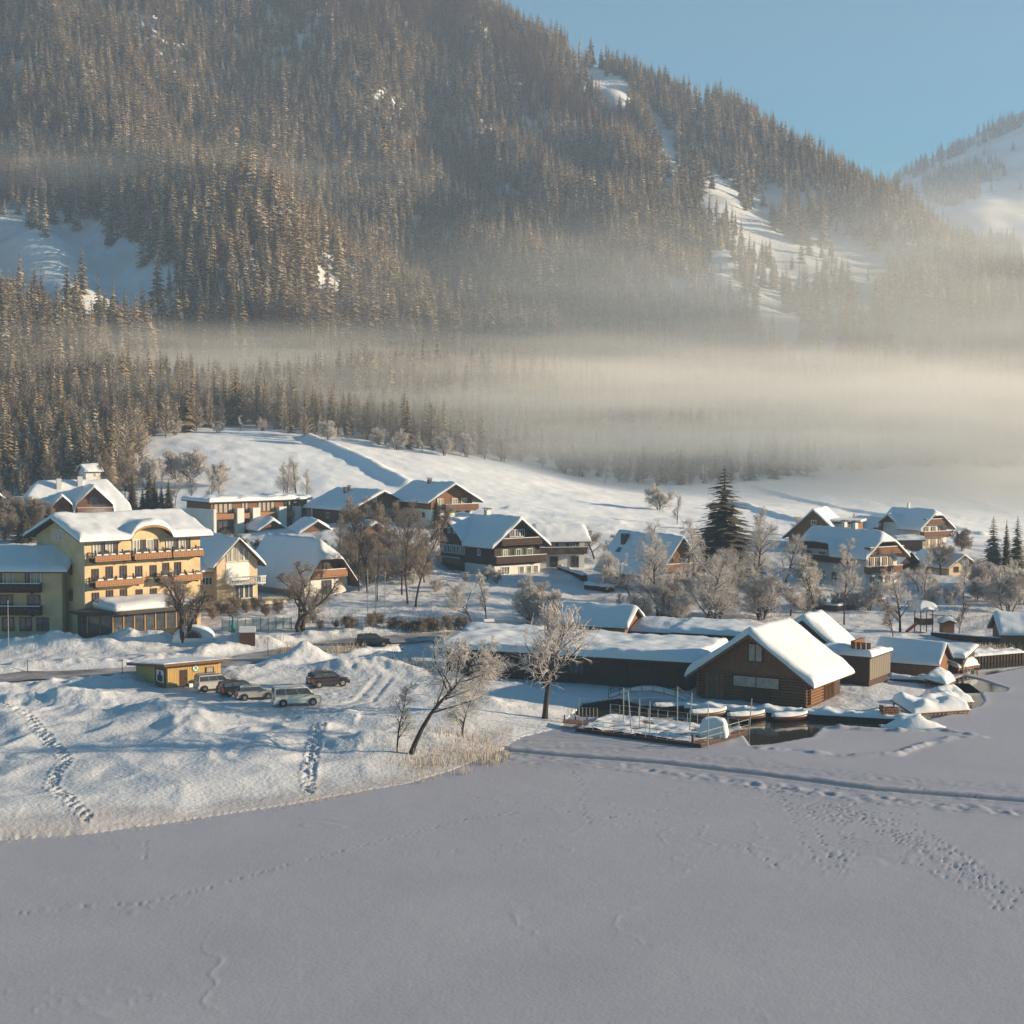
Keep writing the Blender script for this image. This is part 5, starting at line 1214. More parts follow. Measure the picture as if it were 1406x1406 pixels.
# hedges and low scrub
rs = random.Random(3)
HEDGE = [('hedge along the lane below the barn', [(415,858),(470,862),(520,858),(560,868),(600,862)], 18, 13, 'twig_dark'),
         ('scrub on the bank above the long boathouse', [(560,862),(600,868),(640,862)], 8, 14, 'twig_dark'),
         ('hedge in front of the terraced row', [(300,745),(350,752),(420,768)], 9, 14, 'twig_dark'),
         ('thicket under the slim bare trees', [(440,770),(480,790),(520,800),(580,790),(560,770)], 16, 28, 'twig_dark'),
         ('scrub below the white chalet', [(1090,840),(1130,835),(1180,838),(1210,830)], 8, 22, 'twig'),
         ('bushes on the right lake meadow', [(1280,835),(1330,822),(1360,830)], 6, 24, 'twig'),
         ('scrub by the pool fence', [(290,850),(330,842),(380,845)], 8, 18, 'twig_dark'),
         ('scrub below the dark chalet', [(560,800),(600,812),(650,800),(700,800)], 6, 14, 'twig')]
for nm, pl, n, hp, tw in HEDGE:
    for k in range(n):
        t_ = (k + rs.random()) / n * (len(pl) - 1); i = min(int(t_), len(pl) - 2); a = t_ - i
        u = pl[i][0] * (1 - a) + pl[i + 1][0] * a + rs.uniform(-6, 6); v = pl[i][1] * (1 - a) + pl[i + 1][1] * a + rs.uniform(-4, 4)
        T('bush', k % 2, u, v, 3.5, hp * rs.uniform(.7, 1.3), 'low bare shrub in the ' + nm, tw, name='shrub', cat='shrub', group='shrubs of the ' + nm)
for k, (u, v, hp) in enumerate([(200,612,16),(240,598,18),(300,594,14),(330,592,20),(360,592,16),(450,604,22),(470,606,18),(520,612,20),(545,618,24),(580,622,22),(610,626,26),(640,628,28),(665,632,26),(690,634,30),(715,634,28),(745,642,30),(775,650,28),(800,656,26),(830,664,24),(240,660,34),(262,664,40),(222,664,30),(300,668,30),(205,672,40)]):
    T('bush' if k % 3 else 'sapling', k % 2, u, v, 9.5, hp, 'frosted shrub growing along the upper rim of the snowy meadow' if v < 657 else 'thin bare shrub on the meadow slope above the hotel', 'twig', name='shrub', cat='shrub', group='shrubs round the meadow')
for k, (u, v, hp) in enumerate([(905,700,30),(930,720,40),(1010,730,34),(1100,735,22),(1185,745,26),(1150,800,34),(1110,812,40),(1195,840,44),(1300,828,38),(1345,815,40),(1370,826,44),(1262,812,36),(1130,790,40),(1060,838,50),(1085,846,46),(880,860,40),(850,848,36),(910,842,60),(930,850,56)]):
    T(['bush', 'sapling', 'orchard'][k % 3], k % 2, u, v, 5, hp, ['small frosted bush among the houses on the right', 'frosted sapling among the houses on the right', 'low frosted fruit tree among the houses on the right'][k % 3], 'twig', group='small frosted trees on the right')
# garden and park conifers
SPM = {}
def conifer(u, v, z, hpx, label, var=0, wide=.2, group=None, frost=False, Y=None):
    p = hit(u, v) if Y is None else W(u, v, Y); g = hz(p.x, p.y)
    p.z = g; h_ = hpx * p.y / F; e = thing('conifer', label, 'conifer', p, random.uniform(0, 6.28), group); s = h_ / 14; e.scale = (s * wide / .2, s * wide / .2, s)
    if (var, frost) not in SPM:
        SPM[(var, frost)] = (trunk_mesh(14, .18, 7), spruce_mesh('crown', 14, 2.8, 34, 22, 300 + var, .30 + .1 * var, .05, .42, 3, ('bark', 'needle_frost' if frost else 'needle'), False, power=.75))
        SPM[(var, frost)][0].materials.append(M['bark'])
    link('trunk', SPM[(var, frost)][0], e); link('crown', SPM[(var, frost)][1], e); return e
conifer(994, 800, 3.9, 160, 'great dark spruce rising above the village right of centre', 0, .40)
for u, v, hp in ((206,715,68),(213,716,58),(222,716,50),(232,716,58),(196,716,46)): conifer(u, v, 9.5, hp, 'dark spruce %s in the group behind the hotel roof' % ('at the right' if u > 225 else 'at the left' if u < 200 else 'in the middle'), 1, .24, 'dark spruces behind the hotel')
conifer(600, 724, 11, 36, 'small conifer beside the chalet with the long balcony', 1, .32)
conifer(1363, 808, 3.5, 100, 'frosted spruce near the right edge of the village', 0, .24, None, True)
conifer(1381, 806, 3.6, 92, 'narrow dark spruce between two frosted spruces at right', 1, .14)
conifer(1396, 812, 3.4, 104, 'outermost frosted spruce at the right edge', 0, .2, None, True)
conifer(372, 790, 4.5, 46, 'small dark spruce between gable house and barn', 1, .22)
conifer(68, 740, 8, 48, 'bushy conifer in front of the villa', 1, .4); conifer(34, 744, 8, 48, 'bushy conifer left of the villa front', 1, .4)
conifer(182, 706, 10, 60, 'dark spruce right of the villa', 0, .2)
# ------------------------------------------------------------------ reeds
def reeds(name, label, pl, n, h0, h1, seed):
    rr = random.Random(seed); P = [WZ(u, v, 0) for u, v in pl]; cx = [p.x for p in P]; cyv = [p.y for p in P]; V_, F_ = [], []
    poly = [(p.x, p.y) for p in P]; k = 0
    while k < n:
        x = rr.uniform(min(cx), max(cx)); y = rr.uniform(min(cyv), max(cyv))
        if not inside(np.array([x]), np.array([y]), poly)[0]: continue
        if float(fbm(np.array([x]), np.array([y]), 3.0, 2, 66)[0]) < rr.uniform(-.35, .2): continue
        k += 1; h_ = rr.uniform(h0, h1); a = rr.uniform(0, 3.14); w_ = .022; dx_, dy_ = rr.gauss(0, .16) * h_, rr.gauss(0, .16) * h_
        b = len(V_); z = -.1
        V_ += [(x - w_ * math.cos(a), y - w_ * math.sin(a), z), (x + w_ * math.cos(a), y + w_ * math.sin(a), z), (x + dx_ + w_ * .5, y + dy_, z + h_), (x + dx_ - w_ * .5, y + dy_, z + h_)]
        F_.append((b, b + 1, b + 2, b + 3))
    return tag(link(name, npmesh(name, np.array(V_), np.array(F_)), None, M['reed']), label, 'reeds', None, 'stuff')
M['reed'] = mat('dry_reeds', (.30, .24, .17), .9, col2=(.45, .40, .33), nscale=.6)
reeds('reeds', 'pale dry reeds standing in the ice below the leaning tree', [(520,1062),(560,1046),(620,1038),(690,1030),(705,1042),(660,1062),(560,1080),(515,1080)], 900, .3, .9, 1)
reeds('reeds', 'thin dry reeds along the left shore', [(0,1150),(120,1138),(250,1120),(400,1095),(520,1070),(520,1085),(400,1110),(250,1134),(120,1150),(0,1160)], 900, .08, .35, 2)
reeds('reeds', 'reeds at the shore behind the open water on the right', [(1325,908),(1345,897),(1380,893),(1406,892),(1406,899),(1350,905)], 700, .8, 1.7, 4)
reeds('reeds', 'dry grass on the bank by the hotel driveway', [(400,905),(450,895),(470,900),(420,910)], 10, .4, .8, 5)
# dry stalks poking through the snow
def stalks(name, label, spots, n, seed):
    rr = random.Random(seed); V_, F_ = [], []; xy = []
    for i in range(n):
        u0, v0, ru, rv = rr.choice(spots); q = WZ(u0 + rr.gauss(0, ru), v0 + rr.gauss(0, rv), 2.2); xy.append((q.x, q.y))
    xy = np.array(xy); zz = height(xy[:, 0], xy[:, 1])
    for (x, y), z in zip(xy, zz):
        if z < .1: continue
        h_ = rr.uniform(.25, .8); a = rr.uniform(0, 3.14); w_ = .03; b = len(V_); dx_, dy_ = rr.gauss(0, .3) * h_, rr.gauss(0, .3) * h_
        V_ += [(x - w_ * math.cos(a), y - w_ * math.sin(a), z - .1), (x + w_ * math.cos(a), y + w_ * math.sin(a), z - .1), (x + dx_ + w_ * .4, y + dy_, z + h_), (x + dx_ - w_ * .4, y + dy_, z + h_)]; F_.append((b, b + 1, b + 2, b + 3))
    return tag(link(name, npmesh(name, np.array(V_), np.array(F_)), None, M['reed']), label, 'dry grass', None, 'stuff')
stalks('dry_grass', 'dry stalks and scrub sticking out of the village snow', [(450, 862, 30, 5), (540, 866, 30, 4), (600, 860, 30, 5), (560, 830, 30, 12), (620, 1000, 40, 14), (600, 1020, 40, 8), (680, 1000, 30, 10), (400, 892, 14, 5), (470, 890, 12, 4),
        (850, 850, 30, 5), (1060, 850, 40, 8), (1330, 838, 40, 8), (730, 790, 40, 8), (640, 820, 40, 8), (310, 840, 20, 5), (1360, 850, 30, 6), (560, 905, 20, 4)], 6500, 6)
# ------------------------------------------------------------------ vehicles
M['tyre'] = mat('tyre', (.015, .015, .015), .9); M['rim'] = mat('wheel_rim', (.35, .35, .36), .35, metal=.8)
M['lamp_red'] = mat('tail_lamp', (.35, .02, .02), .2); M['lamp_clear'] = mat('headlamp', (.6, .6, .6), .15)
def vehicle(name, label, u, v, z, rz, L, Wd, body_pts, glass_pts, roof_w, paint, wheel_x, wr=.33, cat='car', clad=None, rails=False, side_splits=(), snowroof=True, Y=None):
    """body_pts: lower body outline (x,z), glass_pts: greenhouse outline (4+ points, base first) both along the length"""
    p = hit(u, v)
    e = thing(name, label, cat, (p.x, p.y, hz(p.x, p.y) + .02), R(rz) + math.atan((703 - u) / F))
    pm = M[paint]
    def loft(sections, nm, m_, par):
        # sections: list of (halfwidth, polygon) from one side to the other
        n = len(sections[0][1]); g = MB()
        for hw, pts in sections: g.v += [(x, hw, zz) for x, zz in pts]
        for i in range(len(sections) - 1):
            for j in range(n):
                k = (j + 1) % n; g.f.append([i * n + j, i * n + k, (i + 1) * n + k, (i + 1) * n + j])
        g.f.append([j for j in range(n)][::-1]); g.f.append([(len(sections) - 1) * n + j for j in range(n)])
        me = g.mesh(nm); me.materials.append(m_); o = link(nm, me, par)
        b_ = o.modifiers.new('bevel', 'BEVEL'); b_.width = .05; b_.segments = 2; b_.limit_method = 'ANGLE'; b_.angle_limit = R(35)
        for q in me.polygons: q.use_smooth = True
        return o
    def shrink(pts, s, dz=0): 
        cx_ = sum(a for a, _ in pts) / len(pts); cz_ = min(b for _, b in pts); return [(cx_ + (a - cx_) * s, b - dz) for a, b in pts]
    hw = Wd / 2
    body = loft([(-hw + .10, shrink(body_pts, .975)), (-hw, body_pts), (hw, body_pts), (hw - .0, body_pts), (hw - (-.0), body_pts)][0:1] + [(-hw + .03, body_pts), (hw - .03, body_pts), (hw, shrink(body_pts, .975))], 'body', pm, e)
    gb = [pt for pt in glass_pts]
    zb = min(b for _, b in gb); zt = max(b for _, b in gb)
    g = MB(); n = len(gb)
    for sgn in (-1, 1):
        g.v += [(x, sgn * (hw - .06 - (hw - .06 - roof_w / 2) * (zz - zb) / (zt - zb)), zz) for x, zz in gb]
    for j in range(n): k = (j + 1) % n; g.f.append([j, k, n + k, n + j])
    g.f.append(list(range(n))[::-1]); g.f.append([n + j for j in range(n)])
    me = g.mesh('cabin'); me.materials.append(pm); cab = link('cabin', me, e); b_ = cab.modifiers.new('bevel', 'BEVEL'); b_.width = .06; b_.segments = 2
    # side glass, set just proud of the cabin
    x0, x1 = gb[0][0], gb[1][0]; tx1, tx0 = gb[2][0], gb[-1][0]
    for sgn in (-1, 1):
        def P_(a, t_):   # a along 0..1, t up 0..1
            xb = x0 + (x1 - x0) * a; xt = tx0 + (tx1 - tx0) * a; x = xb + (xt - xb) * t_; zz = zb + (zt - zb) * t_
            y = sgn * (hw - .06 - (hw - .06 - roof_w / 2) * t_ + .012); return (x, y, zz)
        cuts = [0.035] + list(side_splits) + [.965]
        for a, b in zip(cuts[:-1], cuts[1:]):
            w_ = MB(); w_.prism([P_(a + .012, .12), P_(b - .012, .12), P_(b - .012, .84), P_(a + .012, .84)], (0, sgn * .012, 0)); w_.build('side_window', M['glass'], e)
    for (xb, xt, nm) in ((gb[0][0], gb[-1][0], 'rear_window'), (gb[1][0], gb[2][0], 'windscreen')):
        s_ = -1 if nm == 'rear_window' else 1; w_ = MB()
        def Q(t_, yy): 
            wd = (hw - .06 - (hw - .06 - roof_w / 2) * t_) * .88; return (xb + (xt - xb) * t_ + s_ * .015, yy * wd, zb + (zt - zb) * t_)
        w_.prism([Q(.12, -1), Q(.12, 1), Q(.86, 1), Q(.86, -1)], (s_ * .012, 0, 0)); w_.build(nm, M['glass'], e)
    if clad:
        w_ = MB(); xs_ = [a for a, _ in body_pts]; w_.bb(min(xs_) - .03, max(xs_) + .03, -hw - .02, hw + .02, min(b for _, b in body_pts) - .02, min(b for _, b in body_pts) + .22); w_.build('lower_trim', M[clad], e)
    for x in wheel_x:
        for sgn in (-1, 1):
            w_ = MB(); w_.tube((x, sgn * (hw - .22), wr), (x, sgn * (hw + .015), wr), wr, n=18); wo = w_.build('wheel', M['tyre'], e)
            w_ = MB(); w_.tube((x, sgn * (hw + .01), wr), (x, sgn * (hw + .03), wr), wr * .62, n=14)
            for k in range(5): a = k * 1.2566; w_.box((x + math.cos(a) * wr * .32, sgn * (hw + .035), wr + math.sin(a) * wr * .32), (wr * .6, .02, .06), ry=-a)
            w_.build('rim', M['rim'], wo)
            w_ = MB(); w_.tube((x, sgn * (hw - .25), wr + .02), (x, sgn * (hw + .004), wr + .02), wr + .07, n=18); w_.build('wheel_arch', M['tyre'], e)
    xm, xM_ = min(a for a, _ in body_pts), max(a for a, _ in body_pts); zbelt = zb
    for sgn in (-1, 1):
        w_ = MB(); w_.bb(xm - .015, xm + .12, sgn * (hw - .14) - .09, sgn * (hw - .14) + .09, zbelt - .42, zbelt - .02); w_.build('tail_light', M['lamp_red'], e)
        w_ = MB(); w_.bb(xM_ - .22, xM_ + .005, sgn * (hw - .22) - .14, sgn * (hw - .22) + .14, zbelt - .38, zbelt - .2); w_.build('headlight', M['lamp_clear'], e)
        w_ = MB(); w_.box((gb[1][0] - .25, sgn * (hw + .09), zb + .1), (.12, .18, .15)); w_.build('mirror', M['metal_dark'], e)
    w_ = MB(); w_.bb(xm - .02, xm + .01, -.28, .28, .55, .67); w_.build('number_plate', M['white'], e)
    w_ = MB(); w_.bb(xm - .05, xm + .10, -hw + .06, hw - .06, .28, .48); w_.build('bumper', M['metal_dark'] if clad else pm, e)
    w_ = MB(); w_.bb(xM_ - .10, xM_ + .04, -hw + .08, hw - .08, .26, .46); w_.build('bumper', M['metal_dark'] if clad else pm, e)
    if rails:
        for sgn in (-1, 1): w_ = MB(); w_.bb(tx0 + .15, tx1 - .3, sgn * (roof_w / 2 - .08) - .025, sgn * (roof_w / 2 - .08) + .025, zt + .02, zt + .08); w_.build('roof_rail', M['metal_dark'], e)
    return e
M['car_silver'] = mat('silver_paint', (.50, .48, .44), .35, metal=.3, coat=.6, noise=.12, nscale=1.5)
M['car_white'] = mat('cream_white_paint', (.82, .77, .67), .4, coat=.5, noise=.15, nscale=1.2)
M['car_grey'] = mat('light_grey_paint', (.52, .50, .48), .4, coat=.5, noise=.12)
M['car_black'] = mat('black_paint', (.015, .015, .018), .3, coat=.7)
M['car_brown'] = mat('dark_brown_paint', (.03, .022, .018), .3, coat=.7)
van_b = [(-2.45, .35), (2.4, .35), (2.48, .7), (2.35, .98), (1.75, 1.12), (-2.42, 1.12)]
van_g = [(-2.42, 1.10), (1.78, 1.10), (1.02, 1.88), (.6, 1.95), (-2.2, 1.95), (-2.36, 1.85)]
vehicle('van', 'cream white passenger van with dark windows parked at the right end of the row', 407, 968, 1.3, 10, 4.9, 1.9, van_b, van_g, 1.66, 'car_white', (-1.5, 1.55), .34, 'van', side_splits=(.3, .62))
hb = [(-2.0, .3), (1.95, .3), (2.05, .55), (1.95, .78), (1.1, .93), (-1.95, .95)]
hg = [(-1.9, .93), (1.15, .92), (.35, 1.42), (-.3, 1.47), (-1.2, 1.42), (-1.55, 1.3)]
vehicle('hatchback', 'silver hatchback parked between black car and cream van', 350, 961, 1.3, 12, 4.1, 1.75, hb, hg, 1.3, 'car_silver', (-1.25, 1.25), .32, 'car', side_splits=(.42, .8))
sb = [(-2.2, .35), (2.15, .35), (2.25, .65), (2.1, .9), (1.15, 1.0), (-2.15, 1.02)]
sg = [(-2.12, 1.0), (1.2, 1.0), (.5, 1.52), (-.2, 1.58), (-1.7, 1.55), (-1.95, 1.42)]
vehicle('estate_car', 'black car with roof rails wedged between grey van and silver hatchback', 328, 955, 1.3, 22, 4.5, 1.8, sb, sg, 1.4, 'car_black', (-1.4, 1.4), .33, 'car', rails=True, side_splits=(.35, .68))
cb = [(-2.05, .32), (2.05, .32), (2.15, .6), (2.05, .92), (1.5, 1.08), (-2.02, 1.1)]
cg = [(-2.02, 1.08), (1.5, 1.08), (.75, 1.72), (.3, 1.78), (-1.8, 1.8), (-1.95, 1.7)]
vehicle('small_van', 'light grey high roofed van nearest the yellow hut', 294, 949, 1.3, 20, 4.2, 1.75, cb, cg, 1.5, 'car_grey', (-1.35, 1.35), .32, 'van', rails=True, side_splits=(.36, .66))
vehicle('suv', 'dark brown SUV standing alone near the snow bank', 450, 943, 1.3, 24, 4.6, 1.85, sb, [(a, b + .08) for a, b in sg], 1.45, 'car_brown', (-1.4, 1.4), .36, 'car', clad='metal_dark', rails=True, side_splits=(.35, .68))
vehicle('parked_car', 'dark snow dusted car half hidden on the road behind snow heaps', 512, 887, 1.8, 5, 4.3, 1.8, sb, sg, 1.4, 'car_black', (-1.3, 1.3), .33, 'car', side_splits=(.5,))
# ------------------------------------------------------------------ hotel garden things
def gp(u, v, z=2.5):
    p = hit(u, v)
    p.z = max(hz(p.x, p.y), 0); return p
def pole(u, v, hpx, r, label, name='pole', m_='metal_grey', group=None, flag=False, cat=None):
    p = gp(u, v); h_ = hpx * p.y / F; e = thing(name, label, cat or 'pole', p, 0, group)
    g = MB(); g.tube((0, 0, -.5), (0, 0, h_), r, r * .7, 8); g.build('shaft', M[m_], e)
    g = MB(); g.tube((0, 0, h_), (0, 0, h_ + .12), r * 1.6, n=8); g.build('finial', M[m_], e); return e
pole(505, 850, 67, .07, 'leftmost of the three pale flagpoles right of the barn', 'flagpole', 'metal_grey', 'flagpoles by the lane', cat='flagpole')
pole(516, 852, 60, .07, 'middle one of the three pale flagpoles right of the barn', 'flagpole', 'metal_grey', 'flagpoles by the lane', cat='flagpole')
pole(529, 852, 66, .07, 'rightmost of the three pale flagpoles right of the barn', 'flagpole', 'metal_grey', 'flagpoles by the lane', cat='flagpole')
pole(12, 903, 76, .05, 'thin pale mast in the snow at the left edge', 'mast', 'metal_grey', None, cat='mast')
pole(38, 893 + 32, 15, .05, 'short dark post beside the road at left', 'road_post', 'metal_dark'); pole(168, 925, 17, .05, 'short dark post left of the ticket hut', 'road_post', 'metal_dark')
pole(368, 903, 26, .04, 'thin dark sign post behind the parked van row', 'road_post', 'metal_dark')
p = gp(320, 876); e = thing('parasol', 'closed turquoise garden parasol behind the snow bank', 'parasol', p)
g = MB(); g.tube((0, 0, 0), (0, 0, 2.9), .035, n=6); g.build('pole', M['metal_grey'], e)
g = MB(); g.tube((0, 0, .7), (0, 0, 1.2), .30, .26, 9); g.tube((0, 0, 1.2), (0, 0, 2.8), .26, .05, 9)
for k in range(6): a = k * 1.047; g.tube((math.cos(a) * .27, math.sin(a) * .27, .65), (math.cos(a) * .05, math.sin(a) * .05, 2.75), .07, .02, 4)
g.build('canopy', mat('turquoise_cloth', (.02, .22, .20), .8), e)
p = gp(340, 884); e = thing('brick_shelter', 'small dark brick box with pale top beside the parasol', 'shelter', p, R(8))
g = MB(); g.bb(-.95, .95, -.6, .6, -.6, 1.15); g.build('box', mat('dark_brick', (.12, .06, .045), .8, noise=.4, nscale=6), e); g = MB(); g.bb(-1.0, 1.0, -.65, .65, 1.15, 1.6); g.build('top_panel', M['white'], e); g = MB(); g.bb(-.98, .98, -.62, .62, 1.605, 1.8); g.build('snow_cap', M['snow'], e)
e = thing('wind_fence', 'glass wind fence with dark posts behind the garden snow bank', 'fence', gp(305, 868), 0)
a, b = gp(305, 866), gp(400, 864)
for k in range(10):
    c = a.lerp(b, k / 9) - a; zc = hz(a.x + c.x, a.y + c.y) - a.z; g = MB(); g.tube((c.x, c.y, zc - .3), (c.x, c.y, zc + 1.75), .05, n=6); g.build('post', M['metal_dark'], e)
    if k < 9:
        c2 = a.lerp(b, (k + 1) / 9) - a; z2 = hz(a.x + c2.x, a.y + c2.y) - a.z; g = MB(); g.prism([(c.x + .06, c.y, zc + .1), (c2.x - .06, c2.y, z2 + .1), (c2.x - .06, c2.y, z2 + 1.6), (c.x + .06, c.y, zc + 1.6)], (0, .02, 0)); g.build('glass_panel', mat('frosted_glass_panel', (.35, .45, .42), .25, alpha=.45) if k == 0 else bpy.data.materials['frosted_glass_panel'], e)
p = gp(266, 881); e = thing('stone_oven', 'snow covered stone arch oven beside the gnarled tree', 'oven', p, R(5))
g = MB(); n = 12
for i in range(n):
    a0, a1 = math.pi * i / n, math.pi * (i + 1) / n
    g.prism([(math.cos(q) * r_, -.9, math.sin(q) * r_) for q, r_ in ((a0, .78), (a1, .78), (a1, 1.05), (a0, 1.05))], (0, .5, 0))
g.build('stone_arch', M['stone'], e); g = MB(); g.prism([(math.cos(math.pi * i / n) * .79, -.6, math.sin(math.pi * i / n) * .79) for i in range(n + 1)], (0, .05, 0)); g.build('dark_hollow_plate', M['metal_dark'], e)  # dark half disc stands in for the shade inside the oven
link('snow_dome', surf_mesh('snow_dome', lin(-2.6, 2.6, .25), lin(-.45, 3.4, .25), lambda a, b: 1.9 * np.sqrt(np.clip(1 - (a / 2.6) ** 2 - ((b - .6) / 2.9) ** 2 * .9, 0, 1)) * .8 + fbm(a, b, 1, 2, 4) * .15 - .02, lambda a, b: a * 0 - .6, M['snow']), e)
# snow heaps (ploughed) that hide things along the road
SNOWB = {}
def heap(u, v, rx, ry, h_, seed, label, z=1.8):
    p = gp(u, v, z); xs = lin(-rx, rx, .22); ys = lin(-ry, ry, .22)
    me = surf_mesh('snow_heap', xs, ys, lambda a, b: np.maximum(h_ * np.clip(1 - (a / rx) ** 2 - (b / ry) ** 2, 0, 1) ** 1.1 * (1 + fbm(a + seed * 5, b, 2.0, 2, seed) * .75 + fbm(a, b + seed, .6, 2, seed) * .16), -.01) - .02, lambda a, b: a * 0 - .7, M['snow'])
    return tag(link('snow_heap', me, None, None, p), label, 'snow heap', 'ploughed snow heaps')
# ------------------------------------------------------------------ pontoon and jetties
def rail(par, pts, h_=1.0, n=None, r=.028, mid=True, m_='metal_grey'):
    for a, b in zip(pts[:-1], pts[1:]):
        a = Vector(a); b = Vector(b); L = (b - a).length; k = max(1, int(L / 1.1)) if n is None else n; g = MB()
        for i in range(k + 1): c = a.lerp(b, i / k); g.tube(c, c + Vector((0, 0, h_)), r, n=5)
        up = Vector((0, 0, h_)); g.tube(a + up, b + up, r, n=5)
        if mid: g.tube(a + up * .5, b + up * .5, r * .8, n=5)
        g.build('railing', M[m_], par)
fl = WZ(775, 992, .1); fr = WZ(962, 1024, .1); br = WZ(1030, 1004, .1); bl = WZ(835, 975, .1)
e = thing('pontoon', 'rusty floating pontoon deck with railings and snow lying in the dark water', 'pontoon', (fl.x, fl.y, 0), 0)
def loc_(u, v, z=.35): q = WZ(u, v, z); return (q.x - fl.x, q.y - fl.y, z)
M['rust'] = mat('rusty_hull', (.07, .045, .035), .8, noise=.4, nscale=1.5)
deck = [loc_(790, 1000), loc_(962, 1022), loc_(1028, 1003), loc_(838, 980)]
g = MB(); g.prism([(x, y, -.3) for x, y, _ in deck], (0, 0, .62)); g.build('hull', M['rust'], e)
g = MB(); nd = 26
A, B2, C2, D2 = [Vector(q) for q in deck]
for i in range(nd):
    a, b = A.lerp(B2, (i + .04) / nd), A.lerp(B2, (i + .96) / nd); c, d = D2.lerp(C2, (i + .96) / nd), D2.lerp(C2, (i + .04) / nd)
    g = MB(); g.prism([(q.x, q.y, .33) for q in (a, b, c, d)], (0, 0, .05)); g.build('deck_plank', M['wood_brown'], e)
xs = np.linspace(0, 1, 40); 
def bil(s, t_): return [A[k] * (1 - s) * (1 - t_) + B2[k] * s * (1 - t_) + C2[k] * s * t_ + D2[k] * (1 - s) * t_ for k in (0, 1)]
S2, T2 = np.meshgrid(np.linspace(.02, .98, 70), np.linspace(.04, .96, 26)); bx, by = bil(S2, T2)
bz = .385 + np.clip(fbm(bx, by, 1.1, 3, 12) * .28 + .06, -.03, .3)
tag(link('deck_snow', npmesh('deck_snow', np.stack([bx, by, bz], -1).reshape(-1, 3), gridfaces(*bx.shape), True), e, M['snow']))
rail(e, [loc_(838, 980, .38), loc_(1028, 1003, .38)]); rail(e, [loc_(962, 1022, .38), loc_(1028, 1003, .38)], 1.1, 5); rail(e, [loc_(800, 1001, .38), loc_(962, 1022, .38)], .9)
for (u, v, hp, du) in ((856,995,54,0),(868,1008,60,-6),(878,1000,42,0),(892,1012,50,0),(930,997,58,0),(946,1003,54,4),(972,1022,54,0),(1028,1003,46,4)):
    b = Vector(loc_(u, v, .35)); hh = hp * 150 / F; g = MB(); g.tube(b - Vector((0, 0, .6)), b + Vector((du * .07, 0, hh)), .055, .05, 7); g.build('mooring_post', M['metal_grey'], e)
g = MB(); g.tube(Vector(loc_(930, 997, .35)) + Vector((0, 0, 3.9)), Vector(loc_(968, 1000, .35)) + Vector((0, 0, 2.0)), .04, n=5); g.tube(Vector(loc_(930, 997, .35)) + Vector((0, 0, 3.7)), Vector(loc_(856, 995, .35)) + Vector((0, 0, 3.3)), .02, n=4)
g.tube(Vector(loc_(795, 990, .35)) + Vector((0, 0, 2.2)), Vector(loc_(930, 997, .35)) + Vector((0, 0, 2.9)), .02, n=4); g.tube(Vector(loc_(795, 990, -.3)), Vector(loc_(795, 990, .35)) + Vector((0, 0, 2.3)), .05, n=5); g.build('guy_rope', M['metal_grey'], e)
g = MB(); g.tube(loc_(951, 1022, .2), Vector(loc_(951, 1022, .2)) + Vector((0, 0, .9)), .13, n=10); g.build('bollard', mat('red_bollard', (.14, .02, .02), .6), e)
q = loc_(980, 1010, .38)
xs3 = lin(-1.35, 1.35, .15); ys3 = lin(-.9, .9, .15)
sb_ = link('snow_block', surf_mesh('snow_block', xs3, ys3, lambda a, b: 1.75 * np.clip(1 - np.maximum(np.abs(a) / 1.35, np.abs(b) / .9) ** 9, 0, 1) * (1 + fbm(a, b, .8, 2, 5) * .12) - .03, lambda a, b: a * 0 - .05, M['snow']), None, None, (fl.x + q[0], fl.y + q[1], .40), (0, 0, R(-15)))
tag(sb_, 'tall block of snow standing on the pontoon', 'snow block')
# landing stage left of the pontoon
c0 = WZ(775, 985, .5); e = thing('landing_stage', 'small snowy landing stage with grey rail left of the pontoon', 'landing stage', (c0.x, c0.y, 0))
def lc2(u, v, z=.5): q = WZ(u, v, z); return (q.x - c0.x, q.y - c0.y, z)
for k in range(9):
    a = Vector(lc2(772, 993)).lerp(Vector(lc2(808, 996)), k / 9); b = Vector(lc2(772, 993)).lerp(Vector(lc2(808, 996)), (k + .9) / 9); d = Vector((.2, 2.0, 0)); g = MB(); g.prism([a, b, b + d, a + d], (0, 0, .06)); g.build('deck_plank', M['wood_brown'], e)
g = MB()
for u in (775, 790, 806): b = Vector(lc2(u, 996, -.6)); g.tube(b, b + Vector((0, 0, 1.1)), .07, n=6)
g.build('pile', M['wood_dark'], e); rail(e, [lc2(780, 984, .5), lc2(820, 986, .5)], 1.0, 8, mid=False)
g = MB(); g.box(Vector(lc2(826, 999, .4)), (4.6, .5, .08), R(-12)); g.build('gangplank', M['wood_mid'], e)
# arched footbridge
c0 = WZ(890, 958, .6); e = thing('arched_footbridge', 'small arched footbridge with rails and snow before the long boathouse', 'footbridge', (c0.x, c0.y, 0), R(-12))
n = 14
def arc(t_): return (-4.2 + 8.4 * t_, 0, .45 + 1.0 * math.sin(math.pi * t_))
for i in range(n * 2):
    a, b = arc((i + .06) / (2 * n)), arc((i + .94) / (2 * n)); g = MB(); g.prism([(a[0], -.8, a[2]), (b[0], -.8, b[2]), (b[0], .8, b[2]), (a[0], .8, a[2])], (0, 0, .06)); g.build('deck_plank', M['wood_brown'], e)
g = MB()
for i in range(n):
    a, b = arc(i / n), arc((i + 1) / n); g.prism([(a[0], -.72, a[2] + .07), (b[0], -.72, b[2] + .07), (b[0], .72, b[2] + .07), (a[0], .72, a[2] + .07)], (0, 0, .28))
g.build('bridge_snow', M['snow'], e)
